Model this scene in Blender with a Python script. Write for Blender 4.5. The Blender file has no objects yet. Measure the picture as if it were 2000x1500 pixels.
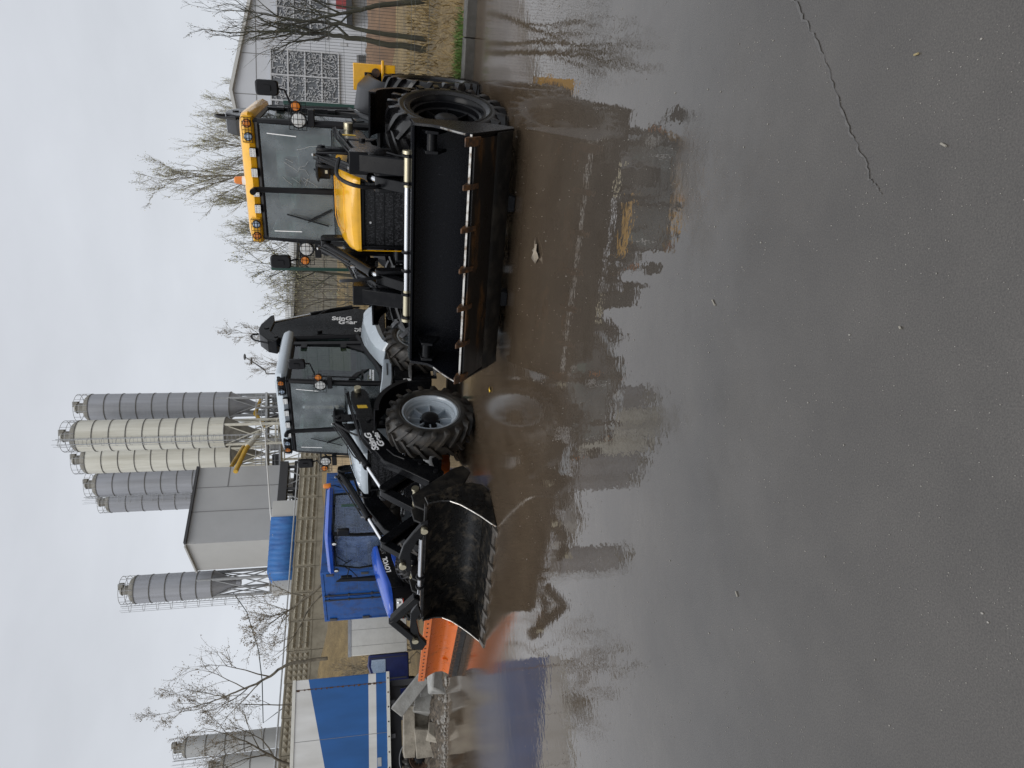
import bpy, math, random
import numpy as np
from mathutils import Vector, Matrix
random.seed(7)
S = bpy.context.scene
COL = S.collection
R = math.radians

# ------------------------------------------------------------------ camera model (photo is a sideways phone picture)
FPX, PITCH, ROLL, CAMH = 1330.0, R(11.4), R(0.85), 1.42
_F = np.array([0, math.cos(PITCH), -math.sin(PITCH)])
_U0 = np.array([0, math.sin(PITCH), math.cos(PITCH)])
_R0 = np.array([1.0, 0, 0])
_R = math.cos(ROLL)*_R0 - math.sin(ROLL)*_U0
_U = math.cos(ROLL)*_U0 + math.sin(ROLL)*_R0
_C = np.array([0, 0, CAMH])
def ray(x, y):
    return _F + _R*((1500-y)-750)/FPX - _U*(x-1000)/FPX
def at(x, y, Y):                       # surveyed point: picture position and distance from the camera
    r = ray(x, y); return Vector(_C + r*(Y/r[1]))
def onz(x, y, z=0.0):                  # surveyed point on the level z
    r = ray(x, y); return Vector(_C + r*((z-CAMH)/r[2]))

# ------------------------------------------------------------------ materials
def mat(name, col, rough=0.5, metal=0.0, var=0.0, vscale=6.0, col2=None, bump=0.0, bscale=60.0, coat=0.0, thr=None, rvar=0.0, spec=0.5, stretch=None):
    m = bpy.data.materials.new(name); m.use_nodes = True
    nt = m.node_tree; N = nt.nodes; L = nt.links
    b = N['Principled BSDF']
    b.inputs['Base Color'].default_value = (*col, 1)
    b.inputs['Roughness'].default_value = rough
    b.inputs['Metallic'].default_value = metal
    b.inputs['Specular IOR Level'].default_value = spec
    if coat: b.inputs['Coat Weight'].default_value = coat; b.inputs['Coat Roughness'].default_value = 0.08
    tc = N.new('ShaderNodeTexCoord'); src = tc.outputs['Object']
    if stretch:
        mp = N.new('ShaderNodeMapping'); mp.inputs['Scale'].default_value = stretch
        L.new(src, mp.inputs['Vector']); src = mp.outputs['Vector']
    if var or col2 is not None:
        n = N.new('ShaderNodeTexNoise'); n.inputs['Scale'].default_value = vscale; n.inputs['Detail'].default_value = 8; n.inputs['Roughness'].default_value = 0.65
        L.new(src, n.inputs['Vector'])
        rmp = N.new('ShaderNodeValToRGB')
        lo, hi = thr if thr else (0.35, 0.68)
        rmp.color_ramp.elements[0].position = lo; rmp.color_ramp.elements[1].position = hi
        c2 = col2 if col2 is not None else tuple(max(0, c*(1-var)) for c in col)
        c1 = col if col2 is not None else tuple(c*(1+var*0.6) for c in col)
        rmp.color_ramp.elements[0].color = (*c1, 1); rmp.color_ramp.elements[1].color = (*c2, 1)
        L.new(n.outputs['Fac'], rmp.inputs['Fac']); L.new(rmp.outputs['Color'], b.inputs['Base Color'])
    if rvar:
        n3 = N.new('ShaderNodeTexNoise'); n3.inputs['Scale'].default_value = vscale*2.3; n3.inputs['Detail'].default_value = 6
        L.new(src, n3.inputs['Vector'])
        mr = N.new('ShaderNodeMapRange'); mr.inputs['From Min'].default_value = 0.3; mr.inputs['From Max'].default_value = 0.7
        mr.inputs['To Min'].default_value = max(0.03, rough-rvar); mr.inputs['To Max'].default_value = min(1, rough+rvar)
        L.new(n3.outputs['Fac'], mr.inputs['Value']); L.new(mr.outputs['Result'], b.inputs['Roughness'])
    if bump:
        n2 = N.new('ShaderNodeTexNoise'); n2.inputs['Scale'].default_value = bscale; n2.inputs['Detail'].default_value = 5
        L.new(src, n2.inputs['Vector'])
        bp = N.new('ShaderNodeBump'); bp.inputs['Strength'].default_value = bump; bp.inputs['Distance'].default_value = 0.01
        L.new(n2.outputs['Fac'], bp.inputs['Height']); L.new(bp.outputs['Normal'], b.inputs['Normal'])
    return m

def glass_mat(name, tint=(0.62, 0.66, 0.66), film=0.10, film_sheen=(0.32, 0.35, 0.37)):
    m = bpy.data.materials.new(name); m.use_nodes = True
    nt = m.node_tree; N = nt.nodes; L = nt.links
    out = N['Material Output']; N.remove(N['Principled BSDF'])
    t = N.new('ShaderNodeBsdfTransparent'); t.inputs['Color'].default_value = (*tint, 1)
    g = N.new('ShaderNodeBsdfGlossy'); g.inputs['Roughness'].default_value = 0.03; g.inputs['Color'].default_value = (0.95, 0.97, 1, 1)
    fr = N.new('ShaderNodeFresnel'); fr.inputs['IOR'].default_value = 1.7
    ge = N.new('ShaderNodeNewGeometry'); iv = N.new('ShaderNodeMath'); iv.operation = 'SUBTRACT'; iv.inputs[0].default_value = 1.0; L.new(ge.outputs['Backfacing'], iv.inputs[1]); mu = N.new('ShaderNodeMath'); mu.operation = 'MULTIPLY'; L.new(fr.outputs['Fac'], mu.inputs[0]); L.new(iv.outputs[0], mu.inputs[1])
    mx = N.new('ShaderNodeMixShader'); L.new(mu.outputs[0], mx.inputs['Fac']); L.new(t.outputs['BSDF'], mx.inputs[1]); L.new(g.outputs['BSDF'], mx.inputs[2])
    d = N.new('ShaderNodeBsdfDiffuse'); d.inputs['Color'].default_value = (*film_sheen, 1)  # diffuse film of rain and dirt, with sky sheen painted into its colour
    n = N.new('ShaderNodeTexNoise'); n.inputs['Scale'].default_value = 4; n.inputs['Detail'].default_value = 8
    tc = N.new('ShaderNodeTexCoord'); L.new(tc.outputs['Object'], n.inputs['Vector'])
    mr = N.new('ShaderNodeMapRange'); mr.inputs['From Min'].default_value = 0.3; mr.inputs['From Max'].default_value = 0.7
    mr.inputs['To Min'].default_value = film*0.6; mr.inputs['To Max'].default_value = film*1.4
    L.new(n.outputs['Fac'], mr.inputs['Value'])
    m2 = N.new('ShaderNodeMixShader'); L.new(mr.outputs['Result'], m2.inputs['Fac']); L.new(mx.outputs['Shader'], m2.inputs[1]); L.new(d.outputs['BSDF'], m2.inputs[2])
    L.new(m2.outputs['Shader'], out.inputs['Surface'])
    return m

M = dict(
 yellow = mat('yellow_paint', (0.83, 0.425, 0.008), 0.22, var=0.16, vscale=5, coat=0.5, rvar=0.06, bump=0.03, bscale=160),
 paleblue = mat('pale_blue_paint', (0.43, 0.485, 0.535), 0.24, var=0.08, vscale=3, coat=0.5, rvar=0.06, bump=0.03, bscale=160),
 black = mat('black_paint', (0.005, 0.0053, 0.0065), 0.22, var=0.5, vscale=5, col2=(0.011, 0.011, 0.0115), thr=(0.45, 0.8), rvar=0.10, bump=0.05, bscale=220, spec=0.17),
 dusty = mat('worn_black_steel', (0.010, 0.010, 0.010), 0.42, col2=(0.060, 0.052, 0.042), vscale=5, thr=(0.46, 0.85), rvar=0.15, bump=0.25, bscale=55, spec=0.3),
 wetblack = mat('wet_black_steel', (0.004, 0.0045, 0.0065), 0.24, col2=(0.030, 0.032, 0.037), vscale=60, thr=(0.60, 0.74), rvar=0.12, bump=0.18, bscale=200, stretch=(1, 1, 0.5), spec=0.20),
 grillemesh = mat('wet_grille_mesh', (0.004, 0.004, 0.005), 0.22, col2=(0.055, 0.056, 0.062), vscale=70, thr=(0.50, 0.66), rvar=0.1, bump=0.5, bscale=110, stretch=(1, 1, 0.6), spec=0.4),
 muddy = mat('muddy_bucket_steel', (0.006, 0.006, 0.006), 0.36, col2=(0.080, 0.066, 0.048), vscale=7, thr=(0.50, 0.74), rvar=0.18, bump=0.7, bscale=30, spec=0.4),
 jointgrey = mat('cladding_joint', (0.20, 0.20, 0.20), 0.6),
 scuffed = mat('scuffed_bucket_floor', (0.008, 0.008, 0.009), 0.34, col2=(0.15, 0.070, 0.022), vscale=2.4, thr=(0.54, 0.76), rvar=0.12, bump=0.12, bscale=80, stretch=(0.8, 3, 3)),
 plastic = mat('black_plastic', (0.009, 0.009, 0.0105), 0.36, var=0.3, vscale=8, bump=0.06, bscale=300, spec=0.24),
 rubber = mat('tyre_rubber', (0.012, 0.012, 0.0125), 0.40, col2=(0.030, 0.027, 0.024), vscale=7, thr=(0.42, 0.75), rvar=0.14, bump=0.12, bscale=90),
 wetrubber = mat('wet_tyre_rubber', (0.006, 0.006, 0.007), 0.20, col2=(0.016, 0.015, 0.014), vscale=7, thr=(0.42, 0.75), rvar=0.12, bump=0.10, bscale=90, spec=0.38),
 dirtyrubber = mat('dirty_tyre_rubber', (0.016, 0.015, 0.014), 0.5, col2=(0.070, 0.058, 0.044), vscale=6, thr=(0.45, 0.80), rvar=0.15, bump=0.2, bscale=90),
 chrome = mat('chrome_rod', (0.72, 0.73, 0.75), 0.22, 1.0),
 steel = mat('bare_steel', (0.42, 0.42, 0.42), 0.38, 0.9, var=0.3, vscale=12),
 edge = mat('worn_cutting_edge', (0.42, 0.41, 0.39), 0.34, 0.8, col2=(0.12, 0.085, 0.055), vscale=14, thr=(0.46, 0.66)),
 rust = mat('rusty_steel', (0.15, 0.068, 0.024), 0.55, col2=(0.030, 0.018, 0.012), vscale=16, thr=(0.38, 0.58), bump=0.3, bscale=70),
 brass = mat('zinc_pin', (0.55, 0.50, 0.36), 0.35, 0.9),
 wornbar = mat('mud_worn_edge', (0.10, 0.085, 0.07), 0.5, col2=(0.03, 0.028, 0.025), vscale=8, bump=0.3, bscale=50),
 amber = mat('amber_lens', (0.75, 0.22, 0.01), 0.18, coat=0.6),
 red = mat('red_lens', (0.45, 0.03, 0.01), 0.25),
 lens = mat('clear_lens', (0.74, 0.75, 0.74), 0.12, var=0.25, vscale=45, coat=0.8, bump=0.4, bscale=60),
 lens2 = mat('blueish_lens', (0.35, 0.45, 0.58), 0.12, var=0.4, vscale=45, coat=0.8),
 white = mat('white_lettering', (0.92, 0.92, 0.92), 0.5),
 sticker = mat('yellow_sticker', (0.75, 0.48, 0.03), 0.5, var=0.25, vscale=50),
 chalk = mat('chalk', (0.50, 0.51, 0.50), 0.9),
 seat = mat('seat_fabric', (0.03, 0.032, 0.034), 0.85),
 khaki = mat('khaki_cloth', (0.10, 0.10, 0.05), 0.9),
 inside = mat('cab_plastic', (0.12, 0.125, 0.13), 0.7, var=0.2),
 darkin = mat('dark_cab_plastic', (0.02, 0.02, 0.022), 0.6),
 glass = glass_mat('cab_glass', film=0.27, film_sheen=(0.42, 0.46, 0.49)),
 sideglass = glass_mat('green_cab_glass', (0.50, 0.60, 0.56), 0.02, (0.2, 0.25, 0.24)),
 tglass = glass_mat('tractor_glass', (0.55, 0.62, 0.72), 0.34, (0.27, 0.36, 0.55)),  # blue film colour stands in for sky reflected by the panes
 tractor = mat('blue_tractor_paint', (0.012, 0.075, 0.44), 0.25, var=0.15, vscale=3, coat=0.5),
 rustblue = mat('rusty_blue_steel', (0.008, 0.085, 0.33), 0.42, col2=(0.030, 0.035, 0.085), vscale=2.6, thr=(0.48, 0.72), bump=0.1, bscale=20, rvar=0.1),
 navy = mat('dark_blue_paint', (0.010, 0.018, 0.10), 0.35, var=0.2, coat=0.2),
 orange = mat('orange_paint', (0.72, 0.155, 0.012), 0.34, col2=(0.40, 0.10, 0.02), vscale=4.5, thr=(0.55, 0.8), rvar=0.1, bump=0.08, bscale=20),
 whitebox = mat('dirty_white_panel', (0.70, 0.69, 0.63), 0.5, col2=(0.56, 0.55, 0.50), vscale=3, thr=(0.45, 0.8), bump=0.04, bscale=12),
 concrete = mat('old_concrete', (0.32, 0.29, 0.24), 0.85, col2=(0.14, 0.125, 0.10), vscale=5, thr=(0.4, 0.75), bump=0.9, bscale=26),
 wallcon = mat('weathered_concrete', (0.33, 0.30, 0.235), 0.9, col2=(0.185, 0.165, 0.125), vscale=1.6, thr=(0.42, 0.78), bump=0.3, bscale=14),
 greyblock = mat('grey_concrete', (0.33, 0.33, 0.315), 0.8, col2=(0.22, 0.215, 0.20), vscale=6, bump=0.9, bscale=30),
 kerb = mat('wet_kerb_concrete', (0.082, 0.078, 0.070), 0.42, col2=(0.044, 0.040, 0.034), vscale=7, thr=(0.4, 0.7), bump=0.5, bscale=90),
 silogrey = mat('grey_silo_steel', (0.34, 0.352, 0.385), 0.45, col2=(0.235, 0.24, 0.255), vscale=1.3, thr=(0.44, 0.72), stretch=(1, 1, 0.06)),
 silocream = mat('cream_silo_steel', (0.68, 0.67, 0.595), 0.5, col2=(0.44, 0.42, 0.345), vscale=1.3, thr=(0.46, 0.74), stretch=(1, 1, 0.06)),
 silowhite = mat('dull_white_silo_steel', (0.40, 0.41, 0.41), 0.5, col2=(0.30, 0.31, 0.31), vscale=0.5, thr=(0.42, 0.85), stretch=(1, 1, 0.2)),
 silodark = mat('dark_silo_seam', (0.07, 0.07, 0.075), 0.6),
 ring = mat('silo_ring', (0.11, 0.105, 0.095), 0.6, var=0.3),
 domegrime = mat('grimy_silo_top', (0.26, 0.25, 0.22), 0.8, col2=(0.15, 0.14, 0.12), vscale=1.5),
 galv = mat('galvanised_steel', (0.42, 0.43, 0.44), 0.45, 0.4, var=0.2),
 greyleg = mat('grey_frame_paint', (0.33, 0.34, 0.35), 0.5, var=0.2, vscale=2),
 creamleg = mat('cream_frame_paint', (0.58, 0.56, 0.48), 0.5, var=0.2, vscale=2),
 auger = mat('yellow_auger_paint', (0.55, 0.33, 0.03), 0.45, var=0.3, vscale=2),
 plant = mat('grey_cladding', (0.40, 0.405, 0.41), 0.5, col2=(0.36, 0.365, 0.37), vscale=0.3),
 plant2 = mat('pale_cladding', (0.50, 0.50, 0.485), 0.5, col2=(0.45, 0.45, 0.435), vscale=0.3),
 seam = mat('dark_trim', (0.045, 0.045, 0.048), 0.6),
 corrblue = mat('blue_corrugated_sheet', (0.035, 0.155, 0.42), 0.45, col2=(0.02, 0.07, 0.24), vscale=1.6, thr=(0.40, 0.75), stretch=(1, 1, 0.5)),
 bark = mat('dark_bark', (0.042, 0.037, 0.030), 0.9, col2=(0.060, 0.062, 0.036), vscale=3, bump=0.5, bscale=40),
 bark2 = mat('brown_bark', (0.19, 0.165, 0.125), 0.9, col2=(0.05, 0.045, 0.035), vscale=3, bump=0.5, bscale=40),
 twig = mat('twig_bark', (0.17, 0.15, 0.115), 0.9),
 bud = mat('spring_buds', (0.40, 0.38, 0.22), 0.8, var=0.4, vscale=3),
 budbrown = mat('brown_buds', (0.22, 0.17, 0.11), 0.8, var=0.4, vscale=3),
 greenpost = mat('green_fence_paint', (0.010, 0.050, 0.038), 0.4),
 wire = mat('green_wire', (0.010, 0.018, 0.018), 0.5),
 facade = mat('light_grey_cladding', (0.52, 0.54, 0.58), 0.5, var=0.05, vscale=0.4),
 whitebar = mat('white_lattice', (0.47, 0.48, 0.50), 0.5),
 darkwin = mat('dark_window', (0.13, 0.14, 0.155), 0.4),
 garage = mat('garage_concrete', (0.27, 0.255, 0.215), 0.9, col2=(0.17, 0.16, 0.13), vscale=0.8, bump=0.3, bscale=10),
 roofing = mat('pale_roofing', (0.36, 0.36, 0.35), 0.6, var=0.15),
 soil = mat('damp_soil', (0.13, 0.105, 0.078), 0.9, col2=(0.030, 0.025, 0.020), vscale=13, thr=(0.38, 0.62), bump=1.0, bscale=24),
 stone = mat('pale_stone', (0.27, 0.255, 0.23), 0.8, var=0.4, vscale=4),
 drygrass = mat('dry_grass_blades', (0.30, 0.215, 0.095), 0.9, col2=(0.17, 0.125, 0.06), vscale=1.5),
 greengrass = mat('green_grass_blades', (0.085, 0.155, 0.032), 0.8, var=0.4, vscale=2),
 leaf = mat('dead_leaf', (0.36, 0.31, 0.24), 0.6, col2=(0.20, 0.165, 0.12), vscale=25, bump=0.4, bscale=60),
 yleaf = mat('yellow_leaf', (0.60, 0.38, 0.02), 0.6),
 bag = mat('white_plastic_bag', (0.62, 0.62, 0.62), 0.4),
 bluebag = mat('blue_plastic', (0.02, 0.09, 0.40), 0.4),
 redsign = mat('red_panel', (0.30, 0.05, 0.05), 0.5),
 rope = mat('white_rope', (0.62, 0.62, 0.60), 0.8),
 cable = mat('dark_cable', (0.015, 0.03, 0.03), 0.6),
 brownrim = mat('rusty_rim', (0.09, 0.05, 0.03), 0.7, var=0.4, vscale=10),
)

# ------------------------------------------------------------------ mesh builder
class MB:
    def __init__(s): s.v = []; s.f = []; s.mi = []; s.cm = 0
    def _add(s, vs, fs):
        b = len(s.v); s.v += [tuple(p) for p in vs]; s.f += [tuple(i+b for i in f) for f in fs]; s.mi += [s.cm]*len(fs); return s
    def box(s, c, d, rot=None):
        hx, hy, hz = d[0]/2, d[1]/2, d[2]/2; vs = []
        for x in (-hx, hx):
            for y in (-hy, hy):
                for z in (-hz, hz):
                    p = Vector((x, y, z))
                    if rot is not None: p = rot @ p
                    vs.append(p+Vector(c))
        return s._add(vs, [(0, 1, 3, 2), (4, 6, 7, 5), (0, 4, 5, 1), (2, 3, 7, 6), (0, 2, 6, 4), (1, 5, 7, 3)])
    def bb(s, x0, x1, y0, y1, z0, z1): return s.box(((x0+x1)/2, (y0+y1)/2, (z0+z1)/2), (x1-x0, y1-y0, z1-z0))
    def beam(s, a, b, w, h, up=(0, 0, 1)):
        a = Vector(a); b = Vector(b); d = (b-a); L = d.length; d.normalize(); u = Vector(up)
        if abs(d.dot(u)) > 0.98: u = Vector((1, 0, 0))
        x = d.cross(u).normalized(); z = x.cross(d)
        return s.box((a+b)/2, (w, L, h), Matrix((x, d, z)).transposed())
    def prism(s, poly, x0, x1, ax=0):      # polygon (two coords) drawn out along axis ax
        n = len(poly); vs = []
        for k in (x0, x1):
            for p in poly:
                q = [p[0], p[1]]; q.insert(ax, k); vs.append(q)
        fs = [tuple(range(n)), tuple(range(2*n-1, n-1, -1))]
        for i in range(n): j = (i+1) % n; fs.append((i, i+n, j+n, j))
        return s._add(vs, fs)
    def tube(s, pts, r, n=8, cap=True):
        pts = [Vector(p) for p in pts]; k = len(pts)
        rs = r if isinstance(r, (list, tuple)) else [r]*k
        vs = []; prev = None
        for i, p in enumerate(pts):
            d = (pts[min(i+1, k-1)]-pts[max(i-1, 0)])
            if d.length < 1e-9: d = Vector((0, 0, 1))
            d.normalize()
            if prev is None:
                u = Vector((0, 0, 1)) if abs(d.z) < 0.9 else Vector((1, 0, 0)); u = (u-d*u.dot(d)).normalized()
            else:
                u = prev-d*prev.dot(d)
                u = u.normalized() if u.length > 1e-6 else Vector((1, 0, 0))
            prev = u; w = d.cross(u)
            for j in range(n):
                a = 2*math.pi*j/n; vs.append(p+(u*math.cos(a)+w*math.sin(a))*rs[i])
        fs = []
        for i in range(k-1):
            for j in range(n): jj = (j+1) % n; fs.append((i*n+j, i*n+jj, (i+1)*n+jj, (i+1)*n+j))
        if cap and n > 2: fs.append(tuple(range(n-1, -1, -1))); fs.append(tuple((k-1)*n+j for j in range(n)))
        return s._add(vs, fs)
    def cyl(s, a, b, r, n=16, r2=None): return s.tube([a, b], [r, r if r2 is None else r2], n)
    def lathe(s, prof, o, d, n=32, close=False):   # prof: (radius, along)
        o = Vector(o); d = Vector(d).normalized(); u = Vector((0, 0, 1)) if abs(d.z) < 0.9 else Vector((1, 0, 0)); u = (u-d*u.dot(d)).normalized(); w = d.cross(u)
        k = len(prof); vs = []
        for r, h in prof:
            for j in range(n):
                a = 2*math.pi*j/n; vs.append(o+d*h+(u*math.cos(a)+w*math.sin(a))*max(r, 1e-4))
        fs = []
        for i in range(k-1 if not close else k):
            ii = (i+1) % k
            for j in range(n): jj = (j+1) % n; fs.append((i*n+j, i*n+jj, ii*n+jj, ii*n+j))
        return s._add(vs, fs)
    def loft(s, rings, closed=True, cap=True):
        n = len(rings[0]); vs = [p for r in rings for p in r]; fs = []
        for i in range(len(rings)-1):
            for j in range(n if closed else n-1):
                jj = (j+1) % n; fs.append((i*n+j, i*n+jj, (i+1)*n+jj, (i+1)*n+j))
        if cap and closed: fs.append(tuple(range(n-1, -1, -1))); fs.append(tuple((len(rings)-1)*n+j for j in range(n)))
        return s._add(vs, fs)
    def strip(s, a, b, th):               # thick ribbon between two polylines
        a = [Vector(p) for p in a]; b = [Vector(p) for p in b]; rings = []
        for i in range(len(a)):
            i0, i1 = max(i-1, 0), min(i+1, len(a)-1)
            t = (a[i1]-a[i0]); nrm = t.cross(b[i]-a[i]).normalized()*th
            rings.append([a[i], b[i], b[i]+nrm, a[i]+nrm])
        return s.loft(rings)
    def ell(s, c, r, n=12, m=8):
        vs = []; fs = []; c = Vector(c)
        for i in range(m+1):
            t = math.pi*i/m
            for j in range(n):
                a = 2*math.pi*j/n; vs.append(c+Vector((r[0]*math.sin(t)*math.cos(a), r[1]*math.sin(t)*math.sin(a), r[2]*math.cos(t))))
        for i in range(m):
            for j in range(n): jj = (j+1) % n; fs.append((i*n+j, (i+1)*n+j, (i+1)*n+jj, i*n+jj))
        return s._add(vs, fs)
    def quad(s, a, b, c, d): return s._add([a, b, c, d], [(0, 1, 2, 3)])
    def build(s, name, m, parent=None, bevel=0.0, ang=32, loc=None, segs=2):
        me = bpy.data.meshes.new(name); me.from_pydata(s.v, [], s.f)
        ms = m if isinstance(m, (list, tuple)) else [m]
        for q in ms: me.materials.append(q)
        if len(ms) > 1: me.polygons.foreach_set('material_index', s.mi)
        me.polygons.foreach_set('use_smooth', [True]*len(s.f)); me.update()
        me.set_sharp_from_angle(angle=R(ang))
        o = bpy.data.objects.new(name, me); COL.objects.link(o)
        if parent is not None: o.parent = parent
        if loc is not None: o.location = loc
        if bevel:
            b = o.modifiers.new('bevel', 'BEVEL'); b.width = bevel; b.segments = segs; b.limit_method = 'ANGLE'; b.angle_limit = R(40); b.use_clamp_overlap = True
        return o
def tag(o, label, cat, group=None, kind=None):
    if label: o['label'] = label
    if cat: o['category'] = cat
    if group: o['group'] = group
    if kind: o['kind'] = kind
    return o
def struct(o): o['kind'] = 'structure'; return o
def thing(name, label, cat, loc=(0, 0, 0), rz=0.0, group=None):
    o = bpy.data.objects.new(name, None); COL.objects.link(o); o.empty_display_size = 0.3
    o.location = loc; o.rotation_euler = (0, 0, rz); return tag(o, label, cat, group)
def copy_tree(o, parent=None):
    c = o.copy(); COL.objects.link(c)
    if parent is not None: c.parent = parent
    for ch in list(o.children): copy_tree(ch, c)
    return c
def lettering(txt, size, origin, xd, yd, m, parent, name='lettering', shear=0.0, bold=0.0, align='LEFT', depth=0.0015, sx=1.0):
    cu = bpy.data.curves.new('t', 'FONT'); cu.body = txt; cu.size = size; cu.shear = shear; cu.offset = bold; cu.extrude = depth; cu.align_x = align; cu.space_character = 1.0
    t = bpy.data.objects.new('t', cu); COL.objects.link(t); dg = bpy.context.evaluated_depsgraph_get(); dg.update()
    me = bpy.data.meshes.new_from_object(t.evaluated_get(dg)); bpy.data.objects.remove(t); bpy.data.curves.remove(cu)
    xd = Vector(xd).normalized(); yd = Vector(yd); yd = (yd-xd*yd.dot(xd)).normalized(); zd = xd.cross(yd)
    for v in me.vertices: v.co = Vector(origin)+xd*v.co.x*sx+yd*v.co.y+zd*v.co.z
    me.materials.clear(); me.materials.append(m)
    o = bpy.data.objects.new(name, me); COL.objects.link(o); o.parent = parent
    return o
def rrect(hx, hy, r, z, cx=0, cy=0, n=4):
    out = []
    for sx, sy, a0 in ((1, 1, 0), (-1, 1, 90), (-1, -1, 180), (1, -1, 270)):
        for k in range(n+1):
            a = R(a0+90*k/n); out.append((cx+sx*(hx-r)+r*math.cos(a), cy+sy*(hy-r)+r*math.sin(a), z))
    return out
# ------------------------------------------------------------------ wheels (axle along x, outer face towards +x)
def tyre_mb(rad, wid, rimr, lugs=19, skew=0.30, lh=0.045):
    b = MB(); h = wid/2; rb = rad-lh
    prof = [(rimr-0.01, -h*0.80), (rimr+0.03, -h*0.92), (rimr+(rb-rimr)*0.45, -h*1.0), (rb-0.055, -h*0.94), (rb-0.012, -h*0.74), (rb, -h*0.3), (rb, h*0.3), (rb-0.012, h*0.74), (rb-0.055, h*0.94),
            (rimr+(rb-rimr)*0.45, h*1.0), (rimr+0.05, h*0.95), (rimr+0.045, h*0.97), (rimr+0.03, h*0.92), (rimr-0.01, h*0.80)]
    b.lathe(prof, (0, 0, 0), (1, 0, 0), 56)
    def P(x, r, a): return Vector((x, r*math.sin(a), r*math.cos(a)))
    for sd in (-1, 1):
        for k in range(lugs):
            a0 = 2*math.pi*(k+(0.5 if sd > 0 else 0))/lugs; rings = []
            for t, x, ro, ri, wd in ((0, -0.02, rad, rb-0.03, 0.045), (0.35, 0.28*h, rad, rb-0.03, 0.050), (0.75, 0.76*h, rad-0.006, rb-0.05, 0.058), (0.94, 0.99*h, rad-0.022, rb-0.06, 0.060), (1.0, 1.03*h, rad-0.075, rb-0.085, 0.052)):
                a = a0-skew*t; w = wd/2/rad; w2 = w*1.35
                rings.append([P(sd*x, ro, a-w), P(sd*x, ro, a+w), P(sd*x, ri, a+w2), P(sd*x, ri, a-w2)])
            if sd < 0: rings = [list(reversed(r)) for r in rings]
            b.loft(rings)
    return b
def rim_mb(rr, wid):
    h = wid/2; b = MB()
    b.lathe([(rr+0.012, h*0.80), (rr+0.012, h*0.86), (rr-0.012, h*0.86), (rr-0.022, h*0.78), (rr-0.03, h*0.62), (rr-0.055, h*0.58), (rr-0.06, h*0.34), (rr-0.085, h*0.28), (rr-0.088, -h*0.05), (rr-0.15, -h*0.12), (0.10, -h*0.10), (0.10, -h*0.2),
             (rr-0.10, -h*0.2), (rr-0.06, -h*0.5), (rr-0.02, -h*0.8), (rr+0.01, -h*0.8)], (0, 0, 0), (1, 0, 0), 48)
    for k in range(8):
        a = 2*math.pi*k/8+0.2; c, s_ = math.cos(a), math.sin(a)
        b.beam((h*0.02, 0.13*s_, 0.13*c), (h*0.10, (rr-0.075)*s_, (rr-0.075)*c), 0.02, 0.09, up=(1, 0, 0))
    b.box((h*0.45, 0, rr-0.085), (0.05, 0.05, 0.03))
    return b
def hub_mb(wid):
    h = wid/2; b = MB()
    b.lathe([(0.15, -h*0.3), (0.15, h*0.05), (0.125, h*0.10), (0.125, h*0.42), (0.10, h*0.50), (0.05, h*0.52), (0.001, h*0.52)], (0, 0, 0), (1, 0, 0), 24)
    for k in range(12):
        a = 2*math.pi*k/12; b.cyl((h*0.02, 0.14*math.sin(a), 0.14*math.cos(a)), (h*0.16, 0.14*math.sin(a), 0.14*math.cos(a)), 0.014, 6)
    return b
_wcache = {}
def wheel(parent, pos, side, rimmat, rubber, rad=0.64, wid=0.43, rimr=0.40, steer=0.0, hubmat=None):
    key = (rimmat.name, rubber.name, rad)
    if key not in _wcache:
        t = tyre_mb(rad, wid, rimr).build('wheel', rubber, parent, ang=40)
        r = rim_mb(rimr, wid).build('rim', rimmat, t, ang=40); hb = hub_mb(wid).build('hub', hubmat or M['plastic'], t, ang=40)
        _wcache[key] = (t.data, r.data, hb.data); objs = t
    else:
        td, rd, hd = _wcache[key]
        t = bpy.data.objects.new('wheel', td); COL.objects.link(t); t.parent = parent; objs = t
        for nm, d in (('rim', rd), ('hub', hd)):
            q = bpy.data.objects.new(nm, d); COL.objects.link(q); q.parent = t
    objs.location = pos; objs.rotation_euler = (random.uniform(0, 0.3), 0, (0 if side > 0 else math.pi)+steer)
    return objs

def hose(pts, r, parent, m=None, name='hose', n=6):
    # smooth the control points a little (Catmull-Rom)
    P = [Vector(p) for p in pts]; out = []
    for i in range(len(P)-1):
        p0, p1, p2, p3 = P[max(i-1, 0)], P[i], P[i+1], P[min(i+2, len(P)-1)]
        for k in range(5):
            t = k/5; out.append(0.5*((2*p1)+(p2-p0)*t+(2*p0-5*p1+4*p2-p3)*t*t+(3*p1-p0-3*p2+p3)*t**3))
    out.append(P[-1]); b = MB(); b.tube(out, r, n); return b.build(name, m or M['plastic'], parent)

def round_lamp(parent, c, r, lensmat, name='work_lamp', depth=0.05, fwd=(0, -1, 0.0)):
    f = Vector(fwd).normalized(); c = Vector(c); b = MB()
    b.lathe([(0.001, 0.0), (r*0.7, 0.0), (r, depth*0.5), (r, depth), (r*0.9, depth*1.1), (r*0.88, depth*0.8), (0.001, depth*0.8)], c-f*depth, f, 20)
    o = b.build(name, M['plastic'], parent)
    l = MB(); l.lathe([(r*0.88, 0.0), (r*0.8, depth*0.18), (r*0.4, depth*0.28), (0.001, depth*0.3)], c-f*depth*0.15, f, 20); l.build('lens', lensmat, o)
    return o
def guard(parent, x0, x1, z0, z1, y, nx, nz):
    b = MB()
    for i in range(nx): x = x0+(x1-x0)*i/(nx-1); b.tube([(x, y, z0), (x, y, z1)], 0.0035, 4)
    for i in range(nz): z = z0+(z1-z0)*i/(nz-1); b.tube([(x0, y, z), (x1, y, z)], 0.0035, 4)
    for x in (x0, x1):
        for z in (z0, z1): b.tube([(x, y, z), (x, y+0.06, z)], 0.0035, 4)
    return b.build('lamp_guard', M['plastic'], parent)

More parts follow.
